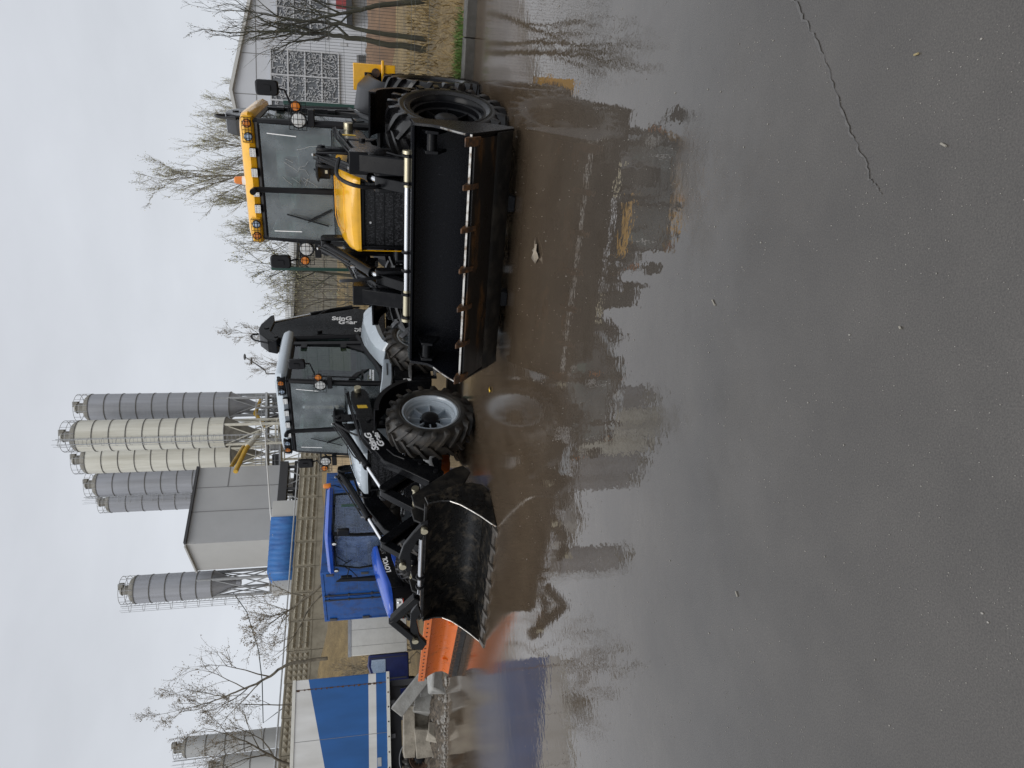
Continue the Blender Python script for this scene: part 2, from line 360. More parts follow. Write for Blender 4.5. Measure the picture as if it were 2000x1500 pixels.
# ------------------------------------------------------------------ backhoe loader, facing local -y
def backhoe(pos, yaw, label, paint, rimmat, rubber, cfg):
    rt = thing('backhoe_loader', label, 'backhoe loader', pos, -R(yaw), 'backhoe loaders on the wet yard')
    K, PL = M['black'], M['plastic']
    # chassis
    b = MB(); b.bb(-0.40, 0.40, -0.05, 3.1, 0.58, 0.98); b.bb(-0.55, 0.55, 1.2, 3.2, 0.95, 1.28); b.bb(-0.78, 0.78, 3.0, 3.25, 0.5, 1.3)
    b.bb(-0.30, 0.30, -0.02, 0.3, 0.55, 1.0); b.bb(-0.50, -0.38, 0.7, 1.4, 0.6, 1.7); b.bb(0.38, 0.50, 0.7, 1.4, 0.6, 1.7)
    b.bb(-0.46, 0.46, -0.12, 1.2, 0.44, 0.60); b.build('chassis', K, rt, 0.012)
    if cfg['pale']: b = MB(); b.bb(-0.62, -0.30, 0.62, 0.86, 0.20, 0.44); b.build('added_orange_block', M['orange'], rt, 0.03)  # invented block under the chassis, added for its orange reflection in the water
    b = MB(); b.tube([(-0.95, 0, 0.64), (-0.5, 0, 0.60), (0, 0, 0.62), (0.5, 0, 0.60), (0.95, 0, 0.64)], [0.09, 0.11, 0.17, 0.11, 0.09], 12); b.build('axle', M['greyleg'] if cfg['pale'] else K, rt)
    b = MB(); b.tube([(-0.95, 2.11, 0.64), (-0.4, 2.11, 0.64), (0, 2.11, 0.66), (0.4, 2.11, 0.64), (0.95, 2.11, 0.64)], [0.11, 0.13, 0.2, 0.13, 0.11], 12); b.build('axle', K, rt)
    st = R(cfg['steer'])
    for sd in (1, -1):
        wheel(rt, (sd*(1.0 if cfg['pale'] else 0.95)+sd*0.065*math.cos(st), -0.065*sd*math.sin(st), 0.635), sd, rimmat, rubber, steer=-st)
        wheel(rt, (sd*1.10, 2.11, 0.635), sd, rimmat, rubber)
    # steps and tank
    for sd in (1, -1):
        b = MB(); b.bb(sd*0.48, sd*0.93, 1.28, 1.92, 0.50, 1.12); b.build('fuel_tank', K, rt, 0.03)
        for z, y0, y1 in ((0.845, 1.30, 1.94), (0.44, 1.36, 1.90)):
            b = MB(); b.bb(sd*0.93, sd*1.09, y0, y1, z-0.015, z+0.015)
            for k in range(12): b.bb(sd*0.94, sd*1.08, y0+0.03+k*(y1-y0-0.06)/12, y0+0.055+k*(y1-y0-0.06)/12, z+0.015, z+0.03)
            b.build('step', M['steel'], rt)
        for y_ in (1.32, 1.86): b = MB(); b.bb(sd*0.93, sd*0.96, y_, y_+0.06, 0.42, 1.12); b.build('step_bracket', K, rt)
    if cfg['pale']:
        b = MB(); b.bb(0.935, 0.942, 1.27, 1.40, 0.84, 0.96); b.build('plate', M['white'], rt)
    # hood: section lofted along y
    def hs(y, w, zt, zb, rr):
        p = [(-w, y, zb), (-w, y, zt-rr)]
        for k in range(1, 6): a = R(90*k/6); p.append((-w+rr-rr*math.cos(a), y, zt-rr+rr*math.sin(a)))
        p.append((-w+rr, y, zt)); p.append((-w*0.45, y, zt+0.018)); p.append((0, y, zt+0.024)); p += [(-q[0], q[1], q[2]) for q in reversed(p[:-1])]
        return p
    b = MB()
    b.loft([hs(0.075, 0.385, 1.575, 1.545, 0.012), hs(0.10, 0.415, 1.625, 1.54, 0.05), hs(0.22, 0.435, 1.69, 1.54, 0.075), hs(0.50, 0.445, 1.765, 1.54, 0.09), hs(0.9, 0.452, 1.825, 1.54, 0.10), hs(1.40, 0.46, 1.865, 1.54, 0.11)])
    b.build('hood', paint, rt, ang=28)
    b = MB(); b.bb(-0.44, -0.40, 0.26, 1.38, 1.02, 1.54); b.bb(0.40, 0.44, 0.26, 1.38, 1.02, 1.54); b.build('hood_side_panel', paint, rt, 0.01)
    b = MB(); b.tube([(-0.25, 0.30, 1.733), (-0.27, 0.62, 1.815), (-0.24, 1.0, 1.865), (0.24, 1.0, 1.865), (0.27, 0.62, 1.815), (0.25, 0.30, 1.735), (-0.25, 0.30, 1.733)], 0.004, 5); b.build('hood_crease', paint, rt)
    if cfg['pale']: lettering('R', 0.10, (-0.30, 0.16, 1.672), (1, 0, 0), (0, 0.35, 0.2), M['white'], rt, bold=0.004)
    # grille
    b = MB(); b.bb(-0.40, -0.36, 0.13, 0.26, 1.04, 1.54); b.bb(0.36, 0.40, 0.13, 0.26, 1.04, 1.54); b.bb(-0.36, 0.36, 0.13, 0.26, 1.50, 1.54); b.bb(-0.36, 0.36, 0.13, 0.26, 1.04, 1.075)
    gf = b.build('grille_frame', K, rt, 0.008)
    b = MB(); b.bb(-0.36, 0.36, 0.19, 0.22, 1.075, 1.50); b.build('grille', M['grillemesh'], rt)
    b = MB()
    for z in (1.18, 1.285, 1.39): b.bb(-0.36, 0.36, 0.182, 0.19, z-0.005, z+0.005)
    b.build('grille_bar', K, gf)
    b = MB(); b.cyl((-0.10, 0.19, 1.44), (-0.10, 0.17, 1.44), 0.012, 10); b.build('lock', M['white'], gf)
    if not cfg['pale']:
        b = MB(); b.tube([(-0.415, 0.135, 1.54), (-0.418, 0.14, 1.3), (-0.418, 0.15, 1.05)], 0.006, 5); b.build('trim', M['yellow'], gf)
    # cab
    cx = 0.75
    b = MB()
    for sd in (1, -1):
        b.tube([(sd*cx, 1.47, 1.30), (sd*cx, 1.50, 1.9), (sd*(cx-0.03), 1.62, 2.78)], 0.045, 8)
        b.beam((sd*(cx+0.005), 2.72, 1.62), (sd*(cx-0.02), 2.74, 2.80), 0.07, 0.09, up=(0, 1, 0)); b.tube([(sd*cx, 3.0, 1.7), (sd*(cx-0.03), 2.98, 2.8)], 0.045, 8)
        b.tube([(sd*(cx-0.03), 1.62, 2.80), (sd*(cx-0.03), 2.98, 2.82)], 0.045, 8)
        b.tube([(sd*cx, 1.47, 1.31), (sd*cx, 1.75, 1.31), (sd*cx, 2.1, 1.40), (sd*cx, 2.45, 1.55), (sd*cx, 3.0, 1.72)], 0.045, 8)
        b.prism([(2.72, 2.05), (2.72, 1.62), (2.5, 1.52), (2.2, 1.38), (2.0, 1.33), (2.2, 1.42), (2.45, 1.6)], sd*(cx-0.02), sd*(cx+0.02))
    b.tube([(-cx, 1.47, 1.31), (cx, 1.47, 1.31)], 0.04, 8); b.tube([(-cx+0.03, 1.62, 2.79), (cx-0.03, 1.62, 2.79)], 0.04, 8); b.tube([(-cx+0.03, 2.98, 2.81), (cx-0.03, 2.98, 2.81)], 0.04, 8)
    b.build('cab_frame', PL, rt, ang=40)
    b = MB(); b.bb(-0.74, 0.74, 1.5, 3.0, 1.22, 1.30); b.bb(-0.74, 0.74, 2.95, 3.02, 1.28, 1.85); b.build('cab_floor', M['darkin'], rt)
    b = MB(); b.prism([(1.45, 1.34), (1.46, 1.9), (1.455, 1.9), (1.445, 1.34)], -0.71, 0.71); b.prism([(1.46, 1.9), (1.575, 2.76), (1.569, 2.76), (1.454, 1.9)], -0.71, 0.71)
    ws = b.build('windshield', M['glass'], rt)
    b = MB(); b.bb(-0.70, 0.70, 1.425, 1.44, 1.895, 1.905); b.build('joint_bar', PL, ws)
    for x0, x1 in ((0.60, 0.585), (-0.62, -0.61)): b = MB(); b.beam((x0, 1.555, 2.68), (x1, 1.51, 2.33), 0.010, 0.004, up=(0, 1, 0)); b.build('sticker_line', M['white'], ws)
    for sd in (1, -1):
        b = MB(); b.prism([(1.52, 1.35), (1.66, 2.76), (2.70, 2.77), (2.69, 1.64), (2.45, 1.55), (2.1, 1.41), (1.8, 1.35)], sd*(cx-0.012), sd*(cx-0.005)); sg = b.build('side_window', M['sideglass'], rt)
        b = MB(); b.prism([(1.56, 1.95), (1.62, 1.92), (1.95, 1.62), (1.98, 1.42), (1.9, 1.37), (1.55, 1.37)], sd*(cx-0.004), sd*(cx+0.012)) if False else b.prism([(1.60, 1.84), (1.78, 1.72), (1.90, 1.52), (1.90, 1.50), (1.74, 1.66), (1.60, 1.74)], sd*(cx-0.002), sd*(cx+0.014))
        b.bb(sd*cx, sd*(cx+0.04), 1.66, 1.84, 1.60, 1.635); b.build('door_handle', PL, sg)
        for z_ in (2.62, 1.95): b = MB(); b.beam((sd*(cx+0.02), 2.70, z_), (sd*(cx+0.02), 2.56, z_), 0.03, 0.10); b.build('hinge', PL, sg)
        b = MB(); b.tube([(sd*(cx+0.05), 1.50, 1.62), (sd*(cx+0.10), 1.50, 1.66), (sd*(cx+0.10), 1.55, 2.25), (sd*(cx+0.05), 1.56, 2.3)], 0.013, 6); b.build('grab_rail', PL, rt)
    b = MB(); b.prism([(2.99, 1.86), (3.0, 2.78), (2.994, 2.78), (2.984, 1.86)], -0.71, 0.71); b.build('rear_window', M['sideglass'], rt)
    if cfg['pale']:
        b = MB(); rr_ = random.Random(3)
        for row, (z, y0, y1) in enumerate(((1.43, 1.55, 1.86), (1.475, 1.62, 1.88))):
            y = y0
            while y < y1:
                w = rr_.uniform(0.008, 0.02); b.bb(cx-0.004, cx+0.002, y, y+w, z, z+rr_.choice((0.022, 0.03, 0.03))); y += w+0.005
        b.build('decal', M['white'], rt)
    if not cfg['pale']:
        def wp(x, z): return (x, 1.436 if z < 1.9 else 1.445+(z-1.9)*0.134, z)
        for ln in ([(0.31, 2.48), (0.27, 2.39)], [(0.27, 2.50), (0.20, 2.38), (0.16, 2.33), (0.22, 2.31), (0.24, 2.24), (0.30, 2.20)], [(0.08, 2.41), (0.02, 2.32), (0.08, 2.30), (0.03, 2.26), (0.09, 2.21), (-0.01, 2.25)], [(0.09, 2.27), (0.04, 2.18), (-0.01, 2.10)], [(0.09, 2.53), (0.04, 2.48), (0.0, 2.42)], [(0.20, 2.33), (0.19, 2.24), (0.12, 2.20)], [(0.43, 2.33), (0.44, 2.28), (0.46, 2.22), (0.48, 2.17), (0.50, 1.99)]):
            b = MB(); b.tube([wp(*q) for q in ln], 0.0022, 4); b.build('chalk_mark', M['chalk'], ws)
    # cab interior
    b = MB(); b.bb(-0.55, 0.55, 1.50, 1.66, 1.30, 1.78); b.prism([(1.50, 1.78), (1.50, 1.94), (1.62, 1.90), (1.70, 1.78)], -0.28, 0.28); b.bb(0.45, 0.70, 1.9, 2.7, 1.3, 1.72); b.build('dashboard', M['inside'], rt, 0.02)
    b = MB(); b.tube([(0, 1.62, 1.80), (0, 1.84, 2.02)], 0.03, 8)
    ring = [(0.20*math.cos(a), 1.84+0.20*math.sin(a)*0.80, 2.02+0.20*math.sin(a)*0.60) for a in [2*math.pi*k/24 for k in range(25)]]
    b.tube(ring, 0.016, 6, cap=False); b.tube([(-0.19, 1.84, 2.02), (0.19, 1.84, 2.02)], 0.013, 6); b.build('steering_wheel', M['darkin'], rt)
    b = MB(); b.prism([(2.05, 1.72), (2.05, 1.84), (2.48, 1.82), (2.60, 2.42), (2.70, 2.42), (2.62, 1.72)], -0.25, 0.25); b.bb(-0.18, 0.18, 2.15, 2.55, 1.30, 1.72); b.prism([(2.60, 2.44), (2.60, 2.62), (2.68, 2.62), (2.70, 2.44)], -0.14, 0.14); b.build('seat', M['seat'], rt, 0.04)
    if cfg['pale']:
        b = MB(); b.bb(0.60, 0.64, 1.72, 1.98, 1.46, 1.54); b.build('hi_vis_roll', M['sticker'], rt, 0.02)
    # roof
    b = MB(); ry = 2.36
    def rr(hx, y0, y1, z, r): return rrect(hx, (y1-y0)/2, r, z, 0, (y0+y1)/2)
    b.loft([rr(0.74, 1.72, 3.05, 2.815, 0.10), rr(0.80, 1.62, 3.13, 2.835, 0.10), rr(0.83, 1.585, 3.16, 2.90, 0.12), rr(0.80, 1.63, 3.13, 2.985, 0.13), rr(0.74, 1.72, 3.05, 3.02, 0.14), rr(0.40, 2.0, 2.8, 3.035, 0.14)])
    rf = b.build('roof', paint, rt, ang=50)
    b = MB(); b.loft([rr(0.70, 1.60, 3.05, 2.78, 0.08), rr(0.76, 1.66, 3.08, 2.822, 0.10)]); b.build('roof_lining', M['inside'], rf)
    for sd in (1, -1):
        b = MB(); b.prism([(1.60, 2.845), (1.583, 2.90), (1.60, 2.965), (1.66, 2.975), (1.66, 2.84)], sd*0.46, sd*0.79); b.build('lamp_recess', paint if not cfg['pale'] else PL, rf, 0.01)
        round_lamp(rf, (sd*0.70, 1.575, 2.91), 0.052, M['amber'], 'turn_lamp', 0.05); round_lamp(rf, (sd*0.545, 1.565, 2.905), 0.052, M['lens2'], 'head_lamp', 0.05)
        guard(rf, sd*0.48, sd*0.77, 2.855, 2.965, 1.555, 7, 4)
    for k, x in enumerate((0.36, 0.115, -0.13, -0.34)):
        b = MB(); b.bb(x-0.055, x+0.055, 1.555, 1.60, 2.825, 2.905); b.bb(x-0.03, x+0.03, 1.60, 1.66, 2.80, 2.83); ld = b.build('light_bar', PL, rf, 0.008)
        b = MB(); b.bb(x-0.050, x+0.050, 1.547, 1.556, 2.830, 2.900); b.build('lens', M['lens'], ld)
        b = MB()
        for i in range(4):
            for j in range(2): b.cyl((x-0.036+i*0.024, 1.5475, 2.848+j*0.034), (x-0.036+i*0.024, 1.545, 2.848+j*0.034), 0.008, 6)
        b.build('diode', M['steel'], ld)
    if not cfg['pale']:
        bx = -0.02
        b = MB(); b.cyl((bx, 1.72, 3.0), (bx, 1.72, 3.045), 0.055, 16); bc = b.build('beacon', M['white'], rf)
        b = MB(); b.lathe([(0.05, 0), (0.052, 0.02), (0.046, 0.085), (0.03, 0.10), (0.001, 0.103)], (bx, 1.72, 3.045), (0, 0, 1), 16); b.build('lens', M['amber'], bc)
    # mirrors, pillar lamps
    for sd in (1, -1):
        mx = 1.14 if sd > 0 else -0.98
        if cfg['pale']: mx = 1.20 if sd > 0 else -0.84
        b = MB(); b.tube([(sd*0.76, 1.52, 2.36), (sd*0.98, 1.47, 2.37), (mx-sd*0.02, 1.42, 2.42), (mx, 1.40, 2.52)] if True else [], 0.013, 6); mr = b.build('mirror', PL, rt)
        b = MB(); prof = rrect(0.085, 0.13, 0.04, 0)
        rings = []
        for yy, sc in ((1.345, 0.86), (1.36, 1.0), (1.40, 1.0), (1.425, 0.8)): rings.append([(mx+sd*0.0+p[0]*sc, yy, 2.61+p[1]*sc) for p in prof])
        b.loft(rings); b.bb(mx-0.03, mx+0.03, 1.33, 1.35, 2.57, 2.65); b.build('mirror_shell', PL, mr)
        lx = sd*0.80
        b = MB(); b.bb(sd*0.72, sd*0.92, 1.38, 1.46, 2.09, 2.17); br = b.build('lamp_bracket', PL, rt, 0.008)
        round_lamp(br, (lx, 1.36, 2.275), 0.098, M['lens'], 'work_lamp', 0.075); round_lamp(br, (sd*0.955, 1.36, 2.30), 0.062, M['amber'], 'turn_lamp', 0.06)
        guard(br, sd*0.69, sd*1.0, 2.18, 2.38, 1.33, 6, 5)
    # wiper, exhaust, precleaner
    b = MB(); b.beam((-0.28, 1.43, 1.93), (-0.44, 1.455, 2.22), 0.015, 0.012); b.beam((-0.30, 1.43, 1.93), (-0.47, 1.455, 2.24), 0.01, 0.01); b.beam((-0.50, 1.42, 1.98), (-0.38, 1.49, 2.50), 0.022, 0.014); b.build('wiper', PL, rt)
    b = MB(); b.tube([(-0.02, 1.27, 1.75), (-0.02, 1.27, 2.0), (-0.02, 1.255, 2.4), (-0.02, 1.24, 2.78), (-0.02, 1.22, 2.83), (-0.03, 1.17, 2.845), (-0.03, 1.14, 2.84)], [0.042, 0.042, 0.036, 0.034, 0.036, 0.037, 0.038], 14); b.build('exhaust', PL, rt, ang=50)
    px_, py_ = 0.245, 1.28
    b = MB(); b.lathe([(0.055, 0), (0.055, 0.08), (0.105, 0.09), (0.11, 0.20), (0.118, 0.215), (0.145, 0.22), (0.145, 0.235), (0.09, 0.255), (0.001, 0.258)], (px_, py_, 1.84), (0, 0, 1), 22); b.cyl((px_, py_, 2.09), (px_, py_, 2.12), 0.012, 8); pc = b.build('air_precleaner', PL, rt, ang=40)
    b = MB(); b.bb(px_-0.02, px_+0.02, py_-0.118, py_-0.10, 1.95, 1.98); b.build('latch', M['brass'], pc)
    # fenders
    for sd in (1, -1):
        a1, a2 = [], []
        for k in range(13):
            a = R(100-k*115/12+(0)); y = 0.02-0.78*math.cos(R(-12+k*100/12+62-90)) if False else None
        for k in range(13):
            a = R(92-k*5.8); y, z = 0.04+0.79*math.cos(a), 0.64+0.79*math.sin(a)
            a1.append((sd*0.84, y, z)); a2.append((sd*1.30, y, z-0.01))
        b = MB(); b.strip(a1, a2, -sd*0.018); q1 = [(p[0], p[1], p[2]) for p in a2]; q2 = [(p[0], 0.04+(p[1]-0.04)*0.93, 0.64+(p[2]-0.64)*0.93) for p in a2]; b.strip(q1, q2, sd*0.014)
        b.bb(sd*0.76, sd*0.86, 0.60, 0.68, 0.85, 1.15); b.build('front_fender', M['plastic'] if cfg['pale'] else K, rt, ang=40)
        oa = [(1.90, 1.10), (1.94, 1.20), (2.05, 1.285), (2.25, 1.345), (2.55, 1.40), (2.90, 1.45), (3.22, 1.455), (3.36, 1.42)]
        ia = [(1.90, 1.285), (2.0, 1.34), (2.15, 1.41), (2.35, 1.50), (2.60, 1.59), (2.90, 1.65), (3.22, 1.64), (3.36, 1.58)]
        O = [(sd*1.24, y, z) for y, z in oa]; I = [(sd*0.80, y, z) for y, z in ia]; Mi = [(sd*1.10, y+0.0, zi*0.45+zo*0.55+0.06) for (y, zo), (_, zi) in zip(oa, ia)]
        b = MB(); b.strip(I, Mi, sd*0.02); b.strip(Mi, O, sd*0.02); b.strip(O, [(p[0]-sd*0.02, p[1]+0.02, p[2]-0.07) for p in O], sd*0.015)
        b.build('rear_fender', paint if cfg['pale'] else M['plastic'], rt, ang=45)
        if cfg['pale']:
            b = MB(); b.prism([(1.02, 1.34), (1.10, 1.16), (1.30, 1.135), (1.895, 1.125), (1.895, 1.285), (1.30, 1.31)], sd*0.80, sd*0.96); sk = b.build('side_skirt', paint, rt, 0.02)
            b = MB(); b.bb(sd*0.955, sd*0.966, 1.40, 1.75, 1.205, 1.225); b.build('slot', M['seam'], sk)
    # rear carriage and boom
    b = MB(); b.bb(-1.25, 1.25, 3.30, 3.42, 0.55, 0.75); b.bb(-1.25, 1.25, 3.30, 3.42, 1.05, 1.2); b.bb(-1.25, -1.08, 3.28, 3.46, 0.3, 1.5); b.bb(1.08, 1.25, 3.28, 3.46, 0.3, 1.5); b.build('rear_carriage', K, rt, 0.01)
    if not cfg['pale']:
        b = MB(); b.bb(1.0, 1.36, 3.30, 3.44, 1.06, 1.66); b.bb(1.0, 1.42, 3.27, 3.31, 1.22, 1.26); rp = b.build('tail_panel', paint, rt, 0.01)
        b = MB(); b.cyl((1.25, 3.30, 1.34), (1.25, 3.27, 1.34), 0.06, 16); b.build('tail_lamp', M['rust'], rp)
    bx0 = cfg['boomx']; bw = 0.11
    boom = [(4.45, 1.2), (4.62, 1.75), (4.30, 2.65), (3.98, 3.28), (3.90, 3.40), (3.70, 3.46), (3.55, 3.42), (3.46, 3.22), (3.44, 2.95), (3.58, 2.35), (3.56, 1.75), (3.70, 1.2)]
    b = MB(); b.prism([(y-0.1, z) for y, z in boom], bx0-bw, bx0+bw); bm = b.build('boom', K, rt, 0.015)
    b = MB(); b.prism([(3.62, 3.52), (3.80, 3.50), (4.14, 3.36), (4.18, 3.30), (3.9, 3.26), (3.55, 3.3), (3.3, 3.12), (3.18, 3.16), (3.24, 3.32), (3.45, 3.48)], bx0-bw-0.03, bx0+bw+0.03); b.build('boom_head', K, bm, 0.015)
    b = MB(); b.prism([(3.34, 3.1), (3.46, 3.2), (3.62, 1.7), (3.30, 1.7)], bx0-0.08, bx0+0.08); b.build('dipper', K, rt, 0.01)
    b = MB(); b.cyl((bx0, 4.72, 1.85), (bx0, 4.40, 2.65), 0.065, 14); bcy = b.build('boom_cylinder', K, rt)
    b = MB(); b.cyl((bx0, 4.40, 2.65), (bx0, 4.05, 3.42), 0.042, 14); b.build('rod', M['chrome'], bcy)
    b = MB()
    for y, z, r in ((3.72, 3.38, 0.045), (3.40, 3.18, 0.035), (3.62, 2.42, 0.045)): b.cyl((bx0+bw+0.01, y-0.05, z), (bx0+bw+0.045, y-0.05, z), r, 16)
    b.build('pin', PL, bm)
    if cfg['pale']:
        xs = bx0+bw+0.003
        lettering('StinG', 0.20, (xs, 4.02, 2.22), (0, -0.0, -1), (0, 1, 0.0), M['white'], bm, shear=0.0, bold=0.006, sx=0.85)
        lettering('Gear', 0.20, (xs, 3.87, 2.09), (0, -0.0, -1), (0, 1, 0.0), M['white'], bm, shear=0.0, bold=0.006, sx=0.85)
        lettering('75', 0.16, (xs, 3.72, 1.78), (0, -1, 0), (0, 0, -1), M['white'], bm, bold=0.004)
    hose([(bx0+0.1, 3.5, 3.5), (bx0+0.1, 3.46, 3.62), (bx0+0.1, 3.3, 3.56), (bx0+0.1, 3.18, 3.3)], 0.018, rt)
    hose([(bx0+0.08, 4.25, 2.5), (bx0+0.1, 4.45, 2.3), (bx0+0.1, 4.55, 2.0), (bx0+0.08, 4.6, 1.7)], 0.02, rt)
    # loader arms
    lb, lt, hp = cfg['lever']; lb, lt, hp = Vector(lb), Vector(lt), Vector(hp)
    arm = [(1.12, 1.80), (1.24, 1.79), (1.33, 1.70), (1.30, 1.58), (1.18, 1.52), (0.26, 1.40), (-0.05, 1.22), (-0.38, 1.02), (-0.56, 0.80), (-0.66, 0.56), (-0.76, 0.48), (-0.90, 0.54), (-0.95, 0.70), (-0.74, 0.96), (-0.48, 1.31), (0.06, 1.60), (0.42, 1.66)]
    if not cfg['pale']: arm = [(y if z > 0.97 else y+0.26, z) for y, z in arm]
    for sd in (1, -1):
        o0 = cfg['armoff']
        x0, x1 = o0+sd*0.62, o0+sd*0.76
        b = MB(); b.prism(arm, x0, x1); b.prism([(0.62, 1.35), (0.62, 1.72), (0.50, 1.70), (0.46, 1.40)], x0-0.01, x1+0.01); am = b.build('loader_arm', K, rt, 0.012)
        b = MB(); b.cyl((x1, 1.24, 1.69), (x1+sd*0.08, 1.24, 1.69), 0.055, 18); b.build('pivot_pin', M['brass'], am)
        b = MB(); b.tube([(x1+sd*0.008, -0.24, 1.26), (x1+sd*0.008, -0.38, 1.16), (x1+sd*0.008, -0.47, 1.02)], 0.012, 6); b.build('rib', M['plastic'], am)
        b = MB()
        for y, z in ((-0.76+(0 if cfg['pale'] else 0.2), 0.60), (-0.57, 0.80 if cfg['pale'] else 0.9), (0.47, 1.52)): b.cyl((x1, y, z), (x1+sd*0.03, y, z), 0.035, 12)
        b.build('pin', M['plastic'], am)
        # bell crank
        xm = o0+sd*0.52; bc_ = [(0.66, 1.20), (0.80, 1.20), (0.81, 1.9), (0.78, 2.03), (0.69, 2.04), (0.65, 1.96), (0.66, 1.6)]
        b = MB(); b.prism(bc_, xm+sd*0.07, xm+sd*0.11); b.prism(bc_, xm-sd*0.11, xm-sd*0.07); b.cyl((xm-sd*0.11, 0.73, 1.98), (xm+sd*0.13, 0.73, 1.98), 0.04, 12); b.build('bell_crank', K, rt, 0.008)
        # tilt cylinder
        A = Vector((xm, 0.72, 1.98)); B = Vector((xm, lt[0], lt[1])); d = (B-A); mid = A+d*(0.66 if cfg['pale'] else 0.86)
        b = MB(); b.cyl(A, mid, 0.052, 16); b.cyl(mid-d.normalized()*0.05, mid, 0.060, 16); b.cyl(A-Vector((sd*0.06, 0, 0)), A+Vector((sd*0.06, 0, 0)), 0.06, 14); tc = b.build('tilt_cylinder', K, rt)
        b = MB(); b.cyl(mid, B, 0.030, 14); b.build('rod', M['chrome'], tc)
        b = MB(); b.tube([A+Vector((sd*0.03, -0.05, 0.07)), A+d*0.3+Vector((sd*0.03, 0, 0.075)), A+d*0.62+Vector((sd*0.03, 0, 0.075))], 0.012, 6); b.tube([A+Vector((-sd*0.01, -0.05, 0.085)), A+d*0.3+Vector((-sd*0.01, 0, 0.09)), A+d*0.5+Vector((-sd*0.01, 0, 0.09)), A+d*0.55+Vector((-sd*0.01, 0, 0.06))], 0.010, 6); b.build('hydraulic_pipe', K, tc)
        b = MB(); b.cyl(A+Vector((sd*0.03, -0.06, 0.10)), A+Vector((sd*0.03, -0.02, 0.05)), 0.016, 8); b.cyl(A+d*0.62+Vector((sd*0.03, 0, 0.095)), A+d*0.62+Vector((sd*0.03, 0, 0.05)), 0.016, 8); b.build('fitting', M['steel'], tc)
        hose([A+Vector((sd*0.05, -0.05, 0.05)), A+d*0.25+Vector((sd*0.10, 0, -0.06)), A+d*0.33+Vector((sd*0.10, 0.04, -0.26)), A+d*0.20+Vector((sd*0.10, 0.1, -0.36))], 0.015, rt)
        hose([(x1+sd*0.02, 1.20, 1.84), (x1-sd*0.02, 0.9, 1.795), (x1-sd*0.03, 0.45, 1.70), (x1-sd*0.04, 0.08, 1.63), (x1-sd*0.05, -0.25, 1.47)], 0.014, rt)
        hose([(x1+sd*0.02, 1.16, 1.86), (x1-sd*0.06, 0.9, 1.81), (x1-sd*0.07, 0.45, 1.715), (x1-sd*0.08, 0.1, 1.64)], 0.012, rt)
        # lift cylinder
        b = MB(); b.cyl((x0-sd*0.09, 0.95, 0.88), (x0-sd*0.09, 0.2, 0.98), 0.055, 14); lc = b.build('lift_cylinder', K, rt)
        b = MB(); b.cyl((x0-sd*0.09, 0.2, 0.98), (x0-sd*0.09, -0.3, 1.03), 0.033, 12); b.build('rod', M['chrome'], lc)
        # lever and link
        def bar2(p, q, w, xa, xb, m, nm, par):
            p = Vector(p); q = Vector(q); t = (q-p).normalized(); n = Vector((-t[1], t[0])); w /= 2; poly = []
            for k in range(7): a = R(90+180*k/6); poly.append(p+t*(w*math.cos(a))+n*(w*math.sin(a)))
            for k in range(7): a = R(-90+180*k/6); poly.append(q+t*(w*math.cos(a))+n*(w*math.sin(a)))
            b = MB(); b.prism([tuple(v) for v in poly], xa, xb); return b.build(nm, m, par, 0.008)
        lv = bar2(lb, lt, 0.14, xm+sd*0.06, xm+sd*0.10, K, 'tilt_lever', rt); bar2(lb, lt, 0.14, xm-sd*0.10, xm-sd*0.06, K, 'tilt_lever', rt)
        b = MB(); b.beam((xm, lb[0]+0.04, lb[1]), (xm, lt[0]+0.05, lt[1]-0.05), 0.12, 0.02, up=(0, 1, 0.6)); b.build('lever_web', K, lv)
        bar2(lt, hp, 0.12, xm-sd*0.055, xm+sd*0.055, K, 'tilt_link', rt)
        if not cfg['pale']:
            b = MB(); b.prism([(-0.42, 1.62), (-0.50, 1.62), (-0.66, 1.18), (-0.70, 1.06), (-0.60, 1.04), (-0.52, 1.2)], x0-sd*0.0, x0+sd*0.17); b.prism([(-0.30, 1.64), (-0.53, 1.64), (-0.53, 1.45), (-0.30, 1.52)], x0-sd*0.03, x0+sd*0.19); b.build('arm_front', K, am, 0.01)
            lt = Vector((-0.45, 1.5))
            hose([(x0+sd*0.05, lt[0]+0.3, lt[1]+0.25), (x0-sd*0.06, lt[0], lt[1]+0.26), (x0-sd*0.12, lt[0]-0.14, lt[1]+0.10), (x0-sd*0.14, lt[0]-0.1, lt[1]-0.12), (x0-sd*0.1, lt[0]+0.05, lt[1]-0.2)], 0.02, rt)
        # arm sticker
        if sd > 0:
            b = MB()
            if cfg['pale']: b.prism([(0.86, 1.55), (0.86, 1.70), (0.78, 1.68), (0.78, 1.53)], x1+0.001, x1+0.004)
            else: b.prism([(0.86, 1.60), (0.86, 1.75), (0.80, 1.74), (0.80, 1.59)], x1+0.001, x1+0.004)
            b.build('sticker', M['sticker'], am)
        # hitch plates
        ho = sd*0.05
        b = MB(); b.prism(cfg['plate'], x0+sd*0.155+ho, x0+sd*0.185+ho); b.prism(cfg['plate'], x0-sd*0.055, x0-sd*0.025); hpk = b.build('hitch_plate', M['dusty'] if cfg['pale'] else K, rt, 0.01)
        b = MB(); hb_ = cfg['bar'] if not cfg['pale'] else hp; b.cyl((x0-sd*0.08, hb_[0], hb_[1]), (x0+sd*0.24, hb_[0], hb_[1]), 0.035, 14); b.cyl((x0+sd*0.24, hb_[0], hb_[1]), (x0+sd*0.27, hb_[0], hb_[1]), 0.05, 14); b.build('pivot_pin', M['brass'], hpk)
        lt = Vector(cfg['lever'][1])
